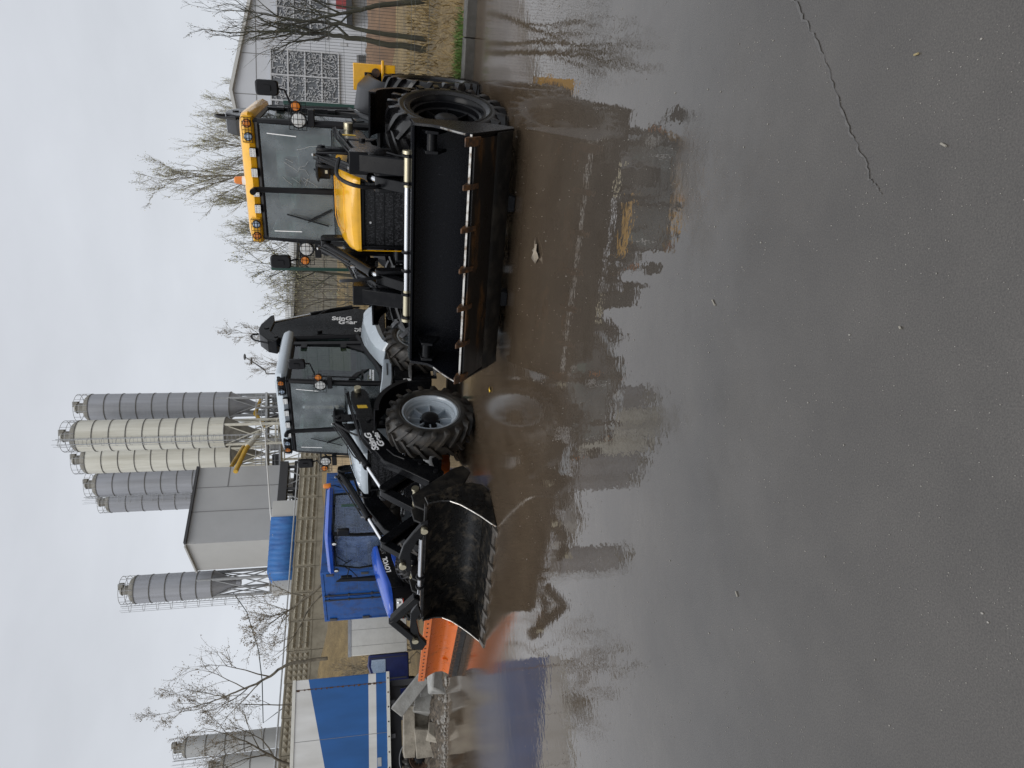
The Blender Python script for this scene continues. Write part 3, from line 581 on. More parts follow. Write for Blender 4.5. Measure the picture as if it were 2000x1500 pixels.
    if cfg['pale']:
        t = Vector((-0.42+0.86, 0.57)); # along the sloping arm, reading uphill to the rear
        dr = Vector((0, 0.62, 0.62)); dr = Vector((0, 0.72, 0.56)); up = Vector((0, -0.56, 0.72)); xs = cfg['armoff']+0.7635
        dr = Vector((0, 0.95, 0.31)); up = Vector((0, -0.31, 0.95))
        lettering('StinG', 0.125, (xs, -0.24, 1.37), dr, up, M['white'], rt, shear=0.2, bold=0.0045, sx=1.5)
        lettering('Gear', 0.125, (xs, -0.16, 1.285), dr, up, M['white'], rt, shear=0.2, bold=0.0045, sx=1.45)
    o0 = cfg['armoff']
    hb = cfg['bar']; b = MB(); b.cyl((hb[2], hb[0], hb[1]), (hb[3], hb[0], hb[1]), 0.028, 14); cb = b.build('hitch_bar', M['chrome'], rt)
    hp = Vector((hb[0], hb[1]))
    if cfg['pale']:
        b = MB(); yy = (-1.93, -1.87); b.prism([(0.23, 1.12), (0.33, 1.15), (0.58, 1.09), (0.79, 0.97), (0.93, 0.88), (0.97, 0.79), (0.79, 0.79), (0.65, 0.92), (0.43, 1.0), (0.10, 0.98), (0.06, 1.04)], *yy, ax=1); fk = b.build('fork_carrier', K, rt, 0.01)
        b = MB()
        for q in ((0.23, 1.10), (0.86, 0.84)): b.cyl((q[0], -1.93, q[1]), (q[0], -1.98, q[1]), 0.045, 14)
        b.build('pivot_pin', M['brass'], fk)
        b = MB(); b.prism([(-0.53, 0.89), (-0.72, 0.98), (-1.34, 0.99), (-1.52, 0.96), (-1.57, 0.80), (-1.42, 0.74), (-1.22, 0.85), (-0.87, 0.90), (-0.72, 0.84)], -1.98, -1.92, ax=1); fk = b.build('fork_carrier', K, rt, 0.01)
        b = MB(); b.beam((-0.40, -1.95, 0.90), (-0.84, -1.95, 1.22), 0.10, 0.11); b.beam((-0.84, -1.95, 1.24), (-1.29, -1.95, 0.93), 0.10, 0.11); b.build('fork_lever', K, fk, 0.015)
        b = MB(); b.cyl((-1.29, -1.98, 0.91), (-1.29, -2.03, 0.91), 0.045, 14); b.build('pivot_pin', M['brass'], fk)
    b = MB(); b.cyl((o0-0.62, -0.45, 0.72), (o0+0.62, -0.45, 0.72), 0.06, 16); b.build('cross_tube', K, rt)
    for x in (0.02, 0.22):
        hose([(o0-0.1-x, hp[0]+0.03, hp[1]-0.08), (o0-0.1-x, hp[0]-0.04, hp[1]+0.0), (o0-0.1-x, hp[0], hp[1]+0.04), (o0-0.1-x, hp[0]+0.06, hp[1]+0.02)], 0.016, rt)
    # bucket
    bx = cfg['bx']; hw = cfg['bw']/2; prof = [Vector(p) for p in cfg['bucket']]
    cen = Vector((sum(p[0] for p in prof)/len(prof), sum(p[1] for p in prof)/len(prof)))
    def smooth(pl, n=4):
        out = []
        for i in range(len(pl)-1):
            p0, p1, p2, p3 = pl[max(i-1, 0)], pl[i], pl[i+1], pl[min(i+2, len(pl)-1)]
            for k in range(n):
                t = k/n; out.append(0.5*((2*p1)+(p2-p0)*t+(2*p0-5*p1+4*p2-p3)*t*t+(3*p1-p0-3*p2+p3)*t**3))
        out.append(pl[-1]); return out
    body = smooth(prof[:-2])+[prof[-1]] if True else prof
    inner, outer = [], []
    for i, p in enumerate(body):
        t = (body[min(i+1, len(body)-1)]-body[max(i-1, 0)]).normalized(); n = Vector((t[1], -t[0]))
        if n.dot(cen-p) > 0: n = -n
        inner.append(p-n*0.0); outer.append(p+n*0.022)
    poly = inner+list(reversed(outer))
    b = MB(); b.prism([tuple(p) for p in poly], bx-hw, bx+hw); bk = b.build('bucket', cfg['bmat'], rt, ang=30)
    lip = prof[-1]; fl = (prof[-1]-prof[-2] if False else (body[-1]-body[-2])).normalized(); nn = Vector((fl[1], -fl[0]))
    if nn.dot(cen-lip) > 0: nn = -nn
    if not cfg['pale']:
        q = lip-fl*0.30; b = MB()      # scuffed underside plates
        b.prism([tuple(lip-fl*0.02+nn*0.022), tuple(lip-fl*0.42+nn*0.022), tuple(lip-fl*0.42+nn*0.038), tuple(lip-fl*0.02+nn*0.038)], bx-hw+0.02, bx+hw-0.02); b.build('wear_plate', M['scuffed'], bk)
        b = MB(); z0 = body[-2]
        b.prism([tuple(lip-fl*0.40+nn*0.038), tuple(lip-fl*0.62+nn*0.024), tuple(lip-fl*0.66+nn*0.06), tuple(lip-fl*0.44+nn*0.06)], bx-hw-0.01, bx+hw+0.01); b.build('heel_plate', M['dusty'], bk)
    b = MB(); b.prism([tuple(lip+fl*0.012), tuple(lip-fl*0.055-nn*0.012), tuple(lip-fl*0.055), tuple(lip+fl*0.012+nn*0.022)], bx-hw-0.02, bx+hw+0.02); b.build('cutting_edge', M['edge'] if not cfg['pale'] else M['wornbar'], bk)
    for sd in (1, -1):
        b = MB(); b.prism([tuple(Vector(p)) for p in cfg['side']], bx+sd*hw, bx+sd*(hw+0.028)); b.build('side_plate', cfg['bmat'], bk, 0.004)
        sc_ = [Vector(p) for p in cfg['side'][cfg['curve'][0]:cfg['curve'][1]]]
        b = MB(); b.tube([(bx+sd*(hw+0.014), p[0], p[1]) for p in sc_], 0.009, 6); b.build('side_cutter', M['edge'], bk)
        if not cfg['pale']:
            b = MB(); b.cyl((bx+sd*(hw-0.22), -0.93, 0.86), (bx+sd*(hw-0.04), -0.93, 0.86), 0.05, 14); b.prism([(-0.74, 0.95), (-0.98, 0.92), (-1.0, 0.80), (-0.80, 0.70)], bx+sd*(hw-0.24), bx+sd*(hw-0.21)); b.prism([(-0.74, 0.95), (-0.98, 0.92), (-1.0, 0.80), (-0.80, 0.70)], bx+sd*(hw-0.06), bx+sd*(hw-0.03)); b.build('clamp_bracket', K, bk, 0.006)
    nt_ = cfg['nt']
    for k in range(nt_):
        x = bx-hw+0.04+(2*hw-0.08)*k/(nt_-1); end = k in (0, nt_-1)
        c0 = lip-fl*(0.10 if not cfg['pale'] else 0.04); c1 = lip+fl*(0.105 if not cfg['pale'] else 0.10); w = 0.025 if not end else 0.040
        b = MB(); q = [(c0-nn*0.03), (lip-nn*0.03), (c1+nn*0.004), (c1+nn*0.016), (lip+nn*0.05), (c0+nn*0.05)]
        b.prism([tuple(p) for p in q], x-w, x+w); b.build('tooth', M['rust'] if not cfg['pale'] else M['wornbar'], bk, 0.006)
    if not cfg['pale']:
        for x in (0.42, -0.60):
            b = MB(); b.bb(x-0.08, x+0.08, -0.90, -0.76, 0.0, 0.085); b.build('skid_foot', M['wetblack'], rt, 0.01)
    else:
        b = MB(); b.bb(bx-hw+0.05, bx+hw-0.05, -1.83, -1.76, 0.795, 0.835); b.build('top_rail', M['dusty'], bk, 0.008)
    return rt

cfgY = dict(pale=False, steer=14, boomx=0.42, bar=(-0.77, 1.075, -0.90, 0.79), lever=((-0.42, 0.80), (-0.45, 1.33), (-0.70, 1.05)), armoff=-0.02, plate=[(-0.58, 1.13), (-0.80, 1.13), (-0.84, 1.06), (-0.66, 1.0), (-0.65, 0.2), (-0.56, 0.12), (-0.50, 0.25)],
    bx=-0.10, bw=2.44, bucket=[(-0.90, 1.02), (-0.72, 0.99), (-0.70, 0.60), (-0.74, 0.25), (-0.86, 0.10), (-0.90, 0.10), (-1.40, 0.555)], bmat=M['wetblack'],
    side=[(-0.58, 1.05), (-0.92, 1.03), (-0.98, 0.86), (-1.06, 0.79), (-1.18, 0.73), (-1.30, 0.66), (-1.39, 0.60), (-1.40, 0.54), (-0.90, 0.07), (-0.80, 0.06), (-0.66, 0.25), (-0.60, 0.6)], curve=(3, 7), nt=7)
cfgB = dict(pale=True, steer=0, boomx=0.40, bar=(-1.86, 0.865, -0.70, 0.62), lever=((-0.40, 0.77), (-0.87, 1.31), (-1.21, 0.91)), armoff=0.0, plate=[(-1.30, 0.97), (-1.50, 0.94), (-1.62, 0.76), (-1.52, 0.56), (-1.40, 0.40), (-1.25, 0.30), (-0.90, 0.13), (-0.75, 0.22), (-0.80, 0.36)],
    bx=0.06, bw=2.26, bucket=[(-1.82, 0.79), (-1.66, 0.62), (-1.55, 0.40), (-1.53, 0.18), (-1.64, 0.05), (-1.75, 0.03), (-2.28, 0.02)], bmat=M['muddy'],
    side=[(-1.72, 0.83), (-1.84, 0.80), (-1.80, 0.64), (-1.81, 0.52), (-1.88, 0.40), (-1.98, 0.29), (-2.10, 0.17), (-2.22, 0.07), (-2.28, 0.01), (-1.66, 0.0), (-1.55, 0.08), (-1.50, 0.22), (-1.52, 0.40), (-1.62, 0.62)], curve=(3, 9), nt=8)
backhoe((1.87, 7.73, 0), 28.3, 'yellow and black backhoe loader with raised black toothed bucket and amber roof beacon', M['yellow'], M['black'], M['wetrubber'], cfgY)
backhoe((-1.41, 10.64, 0), 34.6, 'pale blue and black backhoe loader with its bucket lowered to the ground', M['paleblue'], M['paleblue'], M['dirtyrubber'], cfgB)
# ------------------------------------------------------------------ blue tractor
def tractor():
    yaw = 42; o = at(690, 1075, 18.26); ey = Vector((math.sin(R(yaw)), math.cos(R(yaw)), 0)); o = Vector((o.x, o.y, 0))-ey*1.5
    rt = thing('farm_tractor', 'bright blue cab tractor with black side panels parked behind the pale blue loader', 'tractor', o, -R(yaw))
    P, K, PL = M['tractor'], M['black'], M['plastic']
    b = MB(); b.bb(-0.28, 0.28, 0.1, 3.0, 0.55, 1.05); b.bb(-0.36, 0.36, 0.0, 0.35, 0.6, 0.95); b.build('chassis', K, rt, 0.02)
    b = MB(); b.cyl((-0.8, 0.4, 0.5), (0.8, 0.4, 0.5), 0.09, 12); b.build('axle', K, rt)
    for sd in (1, -1):
        wheel(rt, (sd*0.85, 0.4, 0.50), sd, M['steel'], M['rubber'], rad=0.50, wid=0.32, rimr=0.30)
        wheel(rt, (sd*0.92, 2.5, 0.72), sd, M['steel'], M['rubber'], rad=0.72, wid=0.46, rimr=0.44)
        a1 = [(sd*0.70, 2.5-0.80*math.cos(R(a)), 0.72+0.80*math.sin(R(a))) for a in range(20, 165, 12)]; a2 = [(sd*1.16, p[1], p[2]-0.02) for p in a1]
        b = MB(); b.strip(a1, a2, sd*0.02); b.build('rear_fender', PL, rt)
    def sec(y, w, zt, zb, r):
        p = [(-w, y, zb), (-w, y, zt-r)]
        for k in range(1, 6): a = R(90*k/6); p.append((-w+r-r*math.cos(a), y, zt-r+r*math.sin(a)*0.8))
        p.append((-w*0.4, y, zt+0.0)); p.append((0, y, zt+0.012)); p += [(-q[0], q[1], q[2]) for q in reversed(p[:-1])]
        return p
    b = MB(); b.loft([sec(-0.46, 0.14, 1.12, 1.07, 0.03), sec(-0.42, 0.22, 1.17, 1.06, 0.06), sec(-0.30, 0.32, 1.21, 1.06, 0.09), sec(-0.10, 0.40, 1.27, 1.07, 0.13), sec(0.14, 0.43, 1.33, 1.10, 0.16), sec(0.5, 0.44, 1.42, 1.22, 0.17), sec(0.9, 0.45, 1.51, 1.34, 0.16), sec(1.28, 0.45, 1.56, 1.42, 0.14)]); b.build('hood', P, rt)
    for sd in (1, -1):
        b = MB(); b.prism([(0.05, 1.08), (0.2, 1.14), (0.5, 1.24), (0.9, 1.37), (1.30, 1.45), (1.34, 1.12), (0.9, 1.06), (0.6, 0.98), (0.3, 0.86), (0.08, 0.80)], sd*0.36, sd*0.43); b.build('hood_side_panel', K, rt, 0.01)
        b = MB(); b.prism([(0.34, 0.82), (0.62, 0.98), (0.9, 1.06), (1.34, 1.12), (1.34, 0.70), (0.5, 0.70)], sd*0.36, sd*0.44); b.build('lower_side_panel', P, rt, 0.01)
    lettering('LOVOL', 0.165, (0.432, 0.50, 1.09), (0, 1, 0.22), (0, -0.22, 1), M['white'], rt, bold=0.006, shear=0.15, sx=0.86)
    lettering('504', 0.13, (0.432, 1.05, 1.21), (0, 1, 0.22), (0, -0.22, 1), M['steel'], rt, bold=0.001)
    pl_ = [(0.41, 0.3), (0.41, 0.02), (0.33, -0.24), (0.2, -0.40), (0, -0.44), (-0.2, -0.40), (-0.33, -0.24), (-0.41, 0.02), (-0.41, 0.3)]
    b = MB(); b.loft([[(x*s_, y*s_+o_, z) for x, y in pl_] for z, s_, o_ in ((0.60, 0.86, 0.1), (0.75, 0.96, 0.02), (1.09, 0.96, 0.0))]); gr = b.build('grille', PL, rt)
    for sd in (1, -1):
        b = MB(); u0, u1 = Vector((sd*0.10, -0.43, 0)), Vector((sd*0.36, -0.20, 0)); off = Vector((sd*0.02, -0.03, 0)); z_ = lambda q, h: Vector((q.x, q.y, h))
        q4 = [z_(u0, 0.99), z_(u1, 1.0), z_(u1, 0.84), z_(u0.lerp(u1, 0.4), 0.78), z_(u0, 0.84)]; b.loft([q4, [p+off for p in q4]]); hl = b.build('headlight', M['lens'], rt, 0.012)
        b = MB(); q5 = [p+off*1.2 for p in q4]; b.tube(q5+[q5[0]], 0.010, 5, cap=False); b.build('light_trim', M['plastic'], hl)
        b = MB()
        for f_, h_ in ((0.35, 0.92), (0.72, 0.92)): c_ = z_(u0.lerp(u1, f_), h_)+off*1.1; b.ell(c_, (0.04, 0.03, 0.045), 10, 6)
        b.build('bulb', M['chrome'], hl)
        b = MB(); b.tube([z_(u0, 0.815)+off*1.3, z_(u1, 0.82)+off*1.3], 0.010, 5); b.build('reflector_strip', M['red'], hl)
    # cab
    b = MB(); cx = 0.72
    for sd in (1, -1):
        b.tube([(sd*cx*0.92, 1.5, 1.15), (sd*cx, 1.46, 1.9), (sd*cx*0.95, 1.55, 2.52)], 0.045, 8); b.tube([(sd*cx, 2.85, 1.4), (sd*cx*0.95, 2.8, 2.52)], 0.05, 8); b.tube([(sd*cx, 1.55, 1.2), (sd*cx, 2.2, 1.2), (sd*cx, 2.5, 1.45), (sd*cx, 2.85, 1.5)], 0.04, 8); b.tube([(sd*cx*0.95, 1.55, 2.52), (sd*cx*0.95, 2.8, 2.52)], 0.04, 8)
    b.tube([(-cx, 1.5, 1.2), (cx, 1.5, 1.2)], 0.04, 8); b.tube([(-cx*0.95, 1.55, 2.52), (cx*0.95, 1.55, 2.52)], 0.05, 8); b.build('cab_frame', K, rt)
    b = MB(); b.prism([(1.49, 1.25), (1.44, 1.9), (1.53, 2.5), (1.537, 2.5), (1.447, 1.9), (1.497, 1.25)], -0.68, 0.68); wsx = b.build('windshield', M['tglass'], rt)
    for sd in (1, -1):
        b = MB(); b.prism([(1.53, 1.25), (1.5, 1.9), (1.6, 2.48), (2.78, 2.48), (2.82, 1.52), (2.5, 1.48), (2.2, 1.24)], sd*(cx-0.01), sd*(cx-0.003)); b.build('side_window', M['tglass'], rt)
    b = MB(); b.prism([(2.83, 1.5), (2.80, 2.5), (2.806, 2.5), (2.836, 1.5)], -0.68, 0.68); b.build('rear_window', M['tglass'], rt)
    b = MB(); b.bb(-0.66, 0.66, 1.5, 2.8, 1.0, 1.15); b.bb(-0.5, 0.5, 1.5, 1.75, 1.15, 1.55); b.build('dashboard', M['darkin'], rt, 0.03)
    b = MB(); b.bb(-0.24, 0.24, 2.15, 2.62, 1.15, 1.52); b.prism([(2.5, 1.5), (2.62, 2.15), (2.74, 2.15), (2.66, 1.5)], -0.24, 0.24); b.build('seat', M['seat'], rt, 0.05)
    ring = [(0.19*math.cos(a), 1.85+0.19*math.sin(a)*0.8, 1.72+0.19*math.sin(a)*0.6) for a in [2*math.pi*k/20 for k in range(21)]]
    b = MB(); b.tube(ring, 0.016, 6, cap=False); b.tube([(0, 1.65, 1.5), (0, 1.85, 1.72)], 0.03, 6); b.build('steering_wheel', M['darkin'], rt)
    def q(hx, y0, y1, z, r): return rrect(hx, (y1-y0)/2, r, z, 0, (y0+y1)/2)
    b = MB(); b.loft([q(0.74, 1.42, 2.95, 2.52, 0.1), q(0.84, 1.34, 3.0, 2.55, 0.12), q(0.86, 1.32, 3.02, 2.63, 0.14), q(0.80, 1.38, 2.98, 2.70, 0.16), q(0.45, 1.7, 2.9, 2.745, 0.2)]); rf = b.build('roof', P, rt, ang=50)
    for sd in (1, -1):
        round_lamp(rf, (sd*0.60, 1.30, 2.48), 0.065, M['lens'], 'work_lamp', 0.06)
        mx = sd*1.08
        b = MB(); b.tube([(sd*0.72, 1.5, 2.15), (sd*0.95, 1.42, 2.2), (mx, 1.38, 2.3)], 0.013, 6); mr = b.build('mirror', K, rt)
        b = MB(); rg = rrect(0.10, 0.15, 0.04, 0); b.loft([[(mx-sd*0.04+p[0]*s_, yy, 2.24+p[1]*s_) for p in rg] for yy, s_ in ((1.31, 0.85), (1.33, 1), (1.38, 1), (1.40, 0.8))]); b.build('mirror_shell', PL, mr)
        b = MB(); b.tube([(sd*0.78, 1.52, 1.30), (sd*0.95, 1.48, 1.33)], 0.02, 6); tl = b.build('lamp_arm', K, rt)
        b = MB(); b.ell((sd*0.98, 1.45, 1.35), (0.05, 0.04, 0.05)); b.build('turn_lamp', M['amber'], tl)
    b = MB(); b.tube([(0.70, 3.05, 2.35), (0.70, 3.12, 2.5), (0.70, 3.12, 2.62)], 0.015, 6); bp = b.build('beacon_pole', K, rt)
    b = MB(); b.lathe([(0.07, 0), (0.075, 0.02), (0.065, 0.17), (0.05, 0.19), (0.001, 0.20)], (0.70, 3.12, 2.62), (0, 0, 1), 16); b.build('beacon', M['amber'], bp)
    b = MB(); b.tube([(-0.34, 0.85, 1.4), (-0.34, 0.85, 1.62), (-0.35, 0.86, 2.0), (-0.36, 0.87, 2.36), (-0.37, 0.84, 2.46)], [0.075, 0.07, 0.05, 0.042, 0.02], 12); b.build('exhaust', PL, rt)
    b = MB(); b.tube([(-0.70, 1.5, 2.3), (-0.62, 1.3, 2.1), (-0.45, 0.95, 1.9), (-0.37, 0.9, 1.75)], 0.014, 6); b.build('exhaust_stay', K, rt)
    b = MB(); b.beam((-0.1, 1.42, 2.46), (-0.48, 1.44, 2.2), 0.02, 0.012); b.beam((-0.3, 1.41, 2.1), (-0.52, 1.43, 2.3), 0.02, 0.012); b.build('wiper', K, wsx)
    b = MB(); b.bb(0.50, 0.62, 1.52, 1.58, 1.52, 1.72); b.build('warning_box', PL, rt)
tractor()

# ------------------------------------------------------------------ vehicles and boxes behind
def frame_box(name, label, cat, c0, dx, group=None):     # Empty at c0, local x along dx (horizontal)
    return thing(name, label, cat, (c0[0], c0[1], c0[2] if len(c0) > 2 else 0), math.atan2(dx[1], dx[0]), group)
# rusty blue container: local x along the door end (to the left), local y = backwards along the side
c0 = at(628, 1119, 21.0); c1 = at(628, 1214, 22.5)
d = Vector((c0.x-c1.x, c0.y-c1.y, 0)); W = d.length
ct = thing('shipping_container', 'rusty blue steel container with locking bars on its doors behind the tractor', 'container', (c1.x, c1.y, 0), math.atan2(d.y, d.x))
ZT = 3.08
b = MB(); b.bb(0, W, 0.03, 4.2, 0.55, ZT); bd = b.build('body', M['rustblue'], ct, 0.01)
b = MB()
for k in range(14): b.bb(W-0.005, W+0.02, 0.35+k*0.27, 0.49+k*0.27, 0.7, ZT-0.12)
b.build('side_ribs', M['rustblue'], bd)
for k in range(2):
    b = MB(); b.bb(0.07+k*(W/2-0.035), W/2-0.012+k*(W/2-0.055), -0.005, 0.03, 0.65, ZT-0.08); dr = b.build('door', M['rustblue'], ct, 0.01)
    for x in ((W/2-0.12, ) if k == 0 else (W/2+0.12, )):
        b = MB(); b.cyl((x, -0.035, 0.62), (x, -0.035, ZT-0.05), 0.02, 8)
        for z in (0.9, 1.6, 2.3, 2.9): b.bb(x-0.05, x+0.05, -0.05, -0.005, z-0.02, z+0.02)
        b.build('locking_bar', M['seam'], dr)
    xh = 0.10 if k == 0 else W-0.10
    for z in (1.0, 1.8, ZT-0.26):
        b = MB(); b.bb(xh-0.05, xh+0.05, -0.05, -0.005, z-0.11, z+0.11); b.build('hinge', M['silodark'], dr, 0.01)
b = MB(); b.bb(0, 0.07, -0.02, 0.1, 0.55, ZT+0.01); b.bb(W-0.07, W+0.012, -0.02, 0.1, 0.55, ZT+0.01); b.bb(0.07, W-0.07, -0.02, 0.1, ZT-0.08, ZT+0.01); b.build('corner_post', M['rustblue'], ct, 0.01)
b = MB()
for x in (0.2, W-0.2):
    for y in (0.4, 3.8): b.bb(x-0.2, x+0.2, y-0.25, y+0.25, 0.0, 0.55)
b.build('support', M['silodark'], ct)
# white box truck with dark blue cab
pA = at(798, 1269, 23.5); pB = at(798, 1100, 24.5); d = Vector((pB.x-pA.x, pB.y-pA.y, 0)); L_ = d.length
tk = thing('box_truck', 'small box truck with white box body and dark blue cab beside the rusty blue container', 'truck', (pA.x-0.05, pA.y, 0), math.atan2(d.y, d.x))
b = MB(); b.bb(0, L_, 0, 2.0, 0.46, 2.40); bx_ = b.build('box_body', M['whitebox'], tk, 0.02)
b = MB()
for k in range(5): b.bb(0.3+k*0.52, 0.306+k*0.52, -0.004, 0, 0.5, 2.36)
b.build('panel_seam', M['seam'], bx_)
b = MB(); b.bb(-0.02, L_, -0.012, 0.06, 2.33, 2.43); b.build('top_rail', M['galv'], bx_)
b = MB(); b.prism([(0.02, 0.42), (0.02, 1.78), (-0.35, 1.80), (-0.60, 1.72), (-1.05, 1.18), (-1.55, 1.05), (-1.75, 0.9), (-1.78, 0.42)], 0.12, 1.85, ax=1) if False else None
cab = [(-0.02, 0.42), (-0.02, 1.76), (-0.35, 1.80), (-0.62, 1.72), (-1.10, 1.16), (-1.60, 1.02), (-1.78, 0.85), (-1.80, 0.42)]
b.v = []; b.f = []; b.mi = []
vs = [(x, 0.10, z) for x, z in cab]+[(x, 1.85, z) for x, z in cab]; n = len(cab); b._add(vs, [tuple(range(n)), tuple(range(2*n-1, n-1, -1))]+[(i, i+n, (i+1) % n+n, (i+1) % n) for i in range(n)])
cb = b.build('cab', M['navy'], tk, 0.04)
win = [(-0.18, 1.20), (-0.18, 1.66), (-0.40, 1.68), (-0.60, 1.60), (-0.92, 1.20)]; b = MB(); vs = [(x, 0.085, z) for x, z in win]+[(x, 0.10, z) for x, z in win]; n = len(win); b._add(vs, [tuple(range(n)), tuple(range(2*n-1, n-1, -1))]+[(i, i+n, (i+1) % n+n, (i+1) % n) for i in range(n)]); b.build('side_window', M['lens2'], cb)
b = MB(); b.bb(-0.82, -0.78, 0.08, 0.1, 0.5, 1.2); b.bb(-0.14, -0.12, 0.08, 0.1, 0.5, 1.7); b.build('door_seam', M['seam'], cb)
b = MB(); b.bb(-0.95, -0.83, -0.10, 0.05, 1.20, 1.45); b.build('mirror', M['plastic'], cb, 0.03)
for x in (-1.15, 1.9): wheel(tk, (x, 0.32, 0.36), -1, M['steel'], M['rubber'], rad=0.36, wid=0.24, rimr=0.22).rotation_euler = (0, 0, -math.pi/2)
# blue and white semi trailer (livery painted in object coordinates)
pR = at(760.5, 1312, 18.6); pL = at(762, 1500, 17.6); d = Vector((pR.x-pL.x, pR.y-pL.y, 0)).normalized(); LT = 10.0
tr = thing('semi_trailer', 'long white and blue semi trailer with a slanted blue flash and one blue band', 'trailer', (pR.x-d.x*LT, pR.y-d.y*LT, 0), math.atan2(d.y, d.x))
zb, zt = 1.15, 3.62
lm = bpy.data.materials.new('trailer_livery'); lm.use_nodes = True; nt = lm.node_tree; N = nt.nodes; L = nt.links; bs = N['Principled BSDF']; bs.inputs['Roughness'].default_value = 0.42
tc = N.new('ShaderNodeTexCoord'); sp = N.new('ShaderNodeSeparateXYZ'); L.new(tc.outputs['Object'], sp.inputs[0])
def mth(op, a, b_, c=None):
    n = N.new('ShaderNodeMath'); n.operation = op
    for i, v in enumerate((a, b_)):
        if hasattr(v, 'node'): L.new(v, n.inputs[i])
        else: n.inputs[i].default_value = v
    return n.outputs[0]
Z = sp.outputs['Z']; X = sp.outputs['X']
slant = mth('ADD', mth('MULTIPLY', X, 0.215), 3.235-0.215*LT)      # edge of the blue flash drops towards the left
f1 = mth('LESS_THAN', Z, slant); f2 = mth('GREATER_THAN', Z, 1.70); f3 = mth('LESS_THAN', Z, 1.50)
blue = mth('MAXIMUM', mth('MULTIPLY', f1, f2), f3)
nz = N.new('ShaderNodeTexNoise'); nz.inputs['Scale'].default_value = 3; nz.inputs['Detail'].default_value = 8; mp = N.new('ShaderNodeMapping'); mp.inputs['Scale'].default_value = (1, 1, 0.25); L.new(tc.outputs['Object'], mp.inputs[0]); L.new(mp.outputs[0], nz.inputs['Vector'])
mx = N.new('ShaderNodeMix'); mx.data_type = 'RGBA'; mx.inputs[6].default_value = (0.76, 0.76, 0.74, 1); mx.inputs[7].default_value = (0.020, 0.120, 0.37, 1); L.new(blue, mx.inputs[0])
m2 = N.new('ShaderNodeMix'); m2.data_type = 'RGBA'; m2.blend_type = 'MULTIPLY'; m2.inputs[0].default_value = 0.6; L.new(mx.outputs[2], m2.inputs[6])
cr = N.new('ShaderNodeValToRGB'); cr.color_ramp.elements[0].position = 0.3; cr.color_ramp.elements[1].position = 0.7; cr.color_ramp.elements[0].color = (0.62, 0.60, 0.56, 1); cr.color_ramp.elements[1].color = (1, 1, 1, 1); L.new(nz.outputs['Fac'], cr.inputs['Fac']); L.new(cr.outputs['Color'], m2.inputs[7]); L.new(m2.outputs[2], bs.inputs['Base Color'])
b = MB(); b.bb(0, LT, 0, 2.45, zb+0.08, zt); bo = b.build('box_body', lm, tr, 0.015)
b = MB(); b.bb(0, LT+0.01, -0.025, 0.02, zb, zb+0.085); b.build('bottom_rail', M['whitebox'], bo)
b = MB(); b.bb(0, LT+0.01, -0.02, 0.03, zt-0.07, zt+0.01); b.build('top_rail', M['whitebox'], bo)
b = MB(); b.bb(LT-0.25, LT-0.235, -0.006, 0, zb+0.09, zt-0.08)
rr_ = random.Random(5)
for k in range(16): z = zb+0.2+k*0.14; b.bb(LT-0.26-rr_.uniform(0, 0.02), LT-0.23, -0.007, 0, z, z+rr_.uniform(0.02, 0.09))
b.build('rusty_seam', M['rust'], bo)
b = MB()
for k in range(26): b.cyl((LT-0.15-k*0.35, -0.024, zb+0.04), (LT-0.15-k*0.35, -0.032, zb+0.04), 0.02, 8)
b.build('rivet', M['rust'], bo)
b = MB()
for k in range(8): b.bb(LT-1.45-k*1.21, LT-1.44-k*1.21, -0.004, 0, zb+0.09, zt-0.08)
b.build('panel_seam', M['jointgrey'], bo)
b = MB(); b.bb(LT-2.2, LT-2.0, -0.01, 0, zb+0.24, zb+0.34); b.build('latch_plate', M['galv'], bo)
b = MB(); b.bb(0, LT-0.2, 0.5, 0.7, 0.85, zb); b.bb(0, LT-0.2, 1.7, 1.9, 0.85, zb)
for k in range(12): b.bb(LT-0.8-k*0.8, LT-0.7-k*0.8, 0.05, 2.4, 1.02, zb)
b.build('chassis_beam', M['silodark'], tr)
b = MB(); b.bb(LT-0.35, LT-0.2, 0.35, 0.6, 0.0, 1.1); b.build('landing_leg', M['silodark'], tr); b = MB(); b.bb(LT-0.35, LT-0.2, 1.8, 2.05, 0.0, 1.1); b.build('landing_leg', M['silodark'], tr); b = MB(); b.bb(LT-1.2, LT-0.9, 0.1, 0.8, 0.45, 0.85); b.build('tool_box', M['silodark'], tr)
for k in range(2):
    w_ = wheel(tr, (LT-2.12-k*1.25, 0.16, 0.42), -1, M['brownrim'], M['dirtyrubber'], rad=0.46, wid=0.28, rimr=0.27); w_.rotation_euler = (0, 0, -math.pi/2)
    a1 = [(LT-2.12-k*1.25+0.53*math.cos(R(a)), 0.02, 0.42+0.53*math.sin(R(a))) for a in range(25, 160, 12)]; a2 = [(p[0], 0.34, p[2]) for p in a1]
    b = MB(); b.strip(a1, a2, 0.012); b.build('mudguard', M['galv'], tr)

